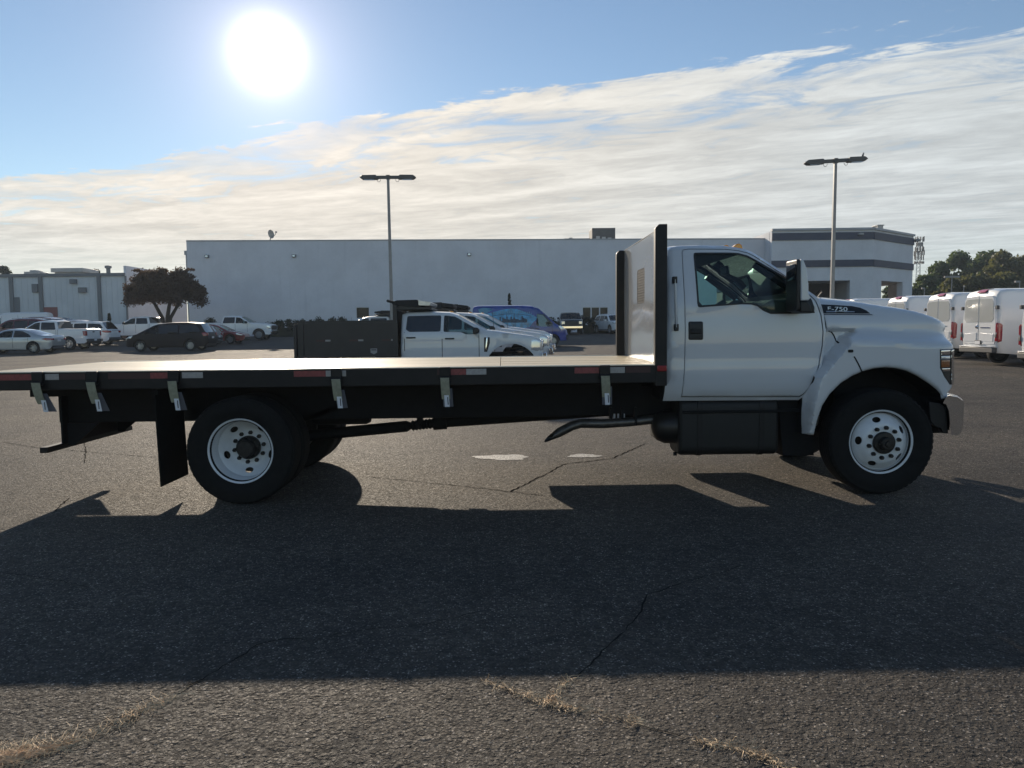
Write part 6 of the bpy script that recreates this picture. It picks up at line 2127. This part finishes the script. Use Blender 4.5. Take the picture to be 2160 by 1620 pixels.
# --- super duty dump trucks in a row
DUMPCAB = dict(W=2.03, z0=1.42, k=.26, zb=.55, r=.41, wheels=(-2.15, 2.25), mirror=(1.30, 1.52), taper=(.14, .02), gap=.31, crown=.05, rr=.06,
    out=[(3.02, .55, D), (3.14, .66, D), (3.14, .82, D), (3.10, .86), (3.12, 1.16), (3.05, 1.27), (2.85, 1.35), (1.9, 1.50), (1.58, 1.54, G), (.80, 1.98), (.55, 2.06), (-.1, 2.10), (-.62, 2.09), (-.78, 2.03), (-.82, .95), (-.80, .62, U)],
    win=[([(1.36, 1.54), (.70, 1.95), (.40, 1.99), (.38, 1.50), (.86, 1.49), (1.0, 1.42), (1.34, 1.42)], 'c'), ([(.30, 1.51), (.32, 1.99), (-.62, 1.98), (-.66, 1.58), (-.56, 1.51)], 't')],
    handles=((.55, 1.30, .26), (-.52, 1.34, .26)), hm=M_PLASTIC, mm=M_PLASTIC, seams=((.34, .75, 1.48), (1.36, .75, 1.45), (-.70, .95, 1.5)), seats=(.45, -.4), ww=.25,
    side=[([(1.50, 1.40), (1.66, 1.40), (1.66, 1.16), (1.58, .90), (1.50, .90)], M_PLASTIC, 'fender_vent', .006), ([(1.56, 1.32), (1.60, 1.32), (1.57, .95), (1.53, .95)], M_CHROME, 'vent_bar', .012),
          ([(3.06, 1.20), (2.90, 1.26), (2.80, 1.22), (2.80, .95), (2.98, .90), (3.06, .95)], M_CLEARL, 'headlamp', .008), ([(-.70, .72), (1.62, .66), (1.62, .70), (-.70, .76)], M_BUMP, 'sill_trim', .004)],
    ends=[('grille', M_CHROME, 3.09, 3.16, -.62, .62, .92, 1.25), ('grille_bar', M_PLASTIC, 3.15, 3.18, -.56, .56, 1.00, 1.12), ('grille_bar', M_PLASTIC, 3.15, 3.18, -.56, .56, 1.15, 1.22), ('headlamp', M_CLEARL, 3.02, 3.14, .64, .90, .92, 1.20),
          ('front_bumper', M_CHROME, 3.11, 3.24, -1.0, 1.0, .62, .86), ('tow_hook', M_CHROME, 3.22, 3.30, .40, .46, .60, .70), ('marker_lamp', M_AMBER, .52, .60, .25, .31, 2.10, 2.13)])
M_DUMP = mat('dump_body_black', (.018, .016, .018), .4, vary=.2, vscale=3)
M_TARP = mat('tarp_black', (.014, .013, .014), .75)


def dump_truck(label, paint, X, Y, heading, guard=True):
    e = car('dump_truck', label, 'truck', DUMPCAB, paint, X=X, Y=Y, heading=heading, group='crew cab dump trucks', rim=M_RIMD)
    # chassis
    for s in (-1, 1):
        MB().box(-3.5, 2.6, s * .43 - .04, s * .43 + .04, .62, .85).build('frame_rail', M_CHASSIS, e)
    # dump body: sides with ribs, front wall, tailgate, floor, cab shield
    zt_, zb_ = 1.80, .95
    for s in (-1, 1):
        y = s * 1.12
        sd = MB().box(-3.60, -.90, min(y, y - s * .04), max(y, y - s * .04), .80, zt_).build('body_side', M_DUMP, e)
        MB().box(-3.62, -.88, min(y + s * .003, y - s * .09), max(y + s * .003, y - s * .09), zt_ + .002, zt_ + .06).build('top_rail', M_DUMP, sd)
        for x in (-3.58, -1.0):
            MB().box(x, x + .14, min(y + s * .001, y + s * .035), max(y + s * .001, y + s * .035), .80, zt_).build('side_rib', M_DUMP, sd)
        for xa, mm in ((-3.1, M_DTAPE), (-2.85, M_WTAPE), (-2.2, M_DTAPE), (-1.95, M_WTAPE), (-1.30, M_DTAPE), (-1.05, M_WTAPE)):
            MB().box(xa, xa + (.24 if mm is M_DTAPE else .14), min(y + s * .0005, y + s * .004), max(y + s * .0005, y + s * .004), 1.26, 1.31).build('reflective_tape', mm, sd)
        tp = [(-1.62, .92), (-1.53, .87), (-1.44, .92), (-1.44, 1.04), (-1.62, 1.04)]
        MB().prism(tp, y + s * .001, y + s * .006).build('maker_plate', M_WTAPE, sd)
        MB().box(-1.60, -1.46, min(y + s * .007, y + s * .009), max(y + s * .007, y + s * .009), .985, 1.015).build('maker_plate_mark', M_INK, sd)
    MB().box(-.95, -.90, -1.08, 1.08, .80, zt_ + .35).build('body_front', M_DUMP, e)
    MB().box(-3.72, -3.64, -1.12, 1.12, .72, zt_ - .04).build('tailgate', M_DUMP, e, bevel=.01)
    MB().box(-3.60, -.96, -1.07, 1.07, .86, .92).build('body_floor', M_DUMP, e)
    MB().prism([(-.94, 2.16), (-.94, 2.30), (.06, 2.22), (.06, 2.16)], -1.0, 1.0).build('cab_shield', M_DUMP, e, bevel=.01)
    MB().box(-.99, -.88, -1.10, -.96, zt_ + .062, 2.30).build('shield_post', M_DUMP, e)
    MB().box(-.99, -.88, .96, 1.10, zt_ + .062, 2.30).build('shield_post', M_DUMP, e)
    # tarp housing with bright metal wind guard and roll
    MB().prism([(a, b) for a, b, _ in rpoly([(-1.0, 2.305, .02), (-1.03, 2.38, .05), (-.88, 2.44, .05), (-.30, 2.45, .05), (-.30, 2.22, .05)], 3)], -1.04, 1.04).build('tarp_housing', M_TARP, e, bevel=.01)
    MB().prism([(a, b) for a, b, _ in rpoly([(-.29, 2.28, .02), (.03, 2.27, .05), (.07, 2.38, .05), (-.29, 2.43, .02)], 3)], -1.05, 1.05).build('wind_guard', M_ALU if guard else M_TARP, e, bevel=.01)
    e.scale = (1, 1, .94)
    MB().tube([(-1.12, -1.08, 2.42), (-1.12, 1.08, 2.42)], .04, 12).build('tarp_roller', M_TARP, e, smooth=40)
    for s in (-1, 1):
        MB().tube([(-1.12, s * 1.06, 2.42), (-.98, s * 1.06, 2.39)], .025, 8).build('tarp_arm', M_TARP, e)
    MB().tube([(1.42, -.35, 1.56), (1.10, .25, 1.64)], .014, 6).build('wiper', M_PLASTIC, e)
    MB().tube([(1.78, -.80, 1.54), (1.74, -.80, 2.08)], .006, 5).build('aerial', M_PLASTIC, e)
    return e


xa = VX(1146, 21) - 3.14
dump_truck('pale grey crew cab dump truck with black body right behind the flatbed', M_GREYW, xa, 22.03, 0)
dump_truck('second crew cab dump truck of the row, windshield just behind the first', M_GREYW, xa + .40, 25.5, 0, False)
dump_truck('third crew cab dump truck, farthest of the three matching hoods', M_GREYW, xa + .72, 28.9, 0, False)
dump_truck('white dump truck facing left beyond the lamp pole', M_CARW, VX(735, 44) + 1.58, 45, 180, False)
print('objects', len(bpy.data.objects), 'tris', sum(len(o.data.polygons) for o in bpy.data.objects if o.type == 'MESH'))
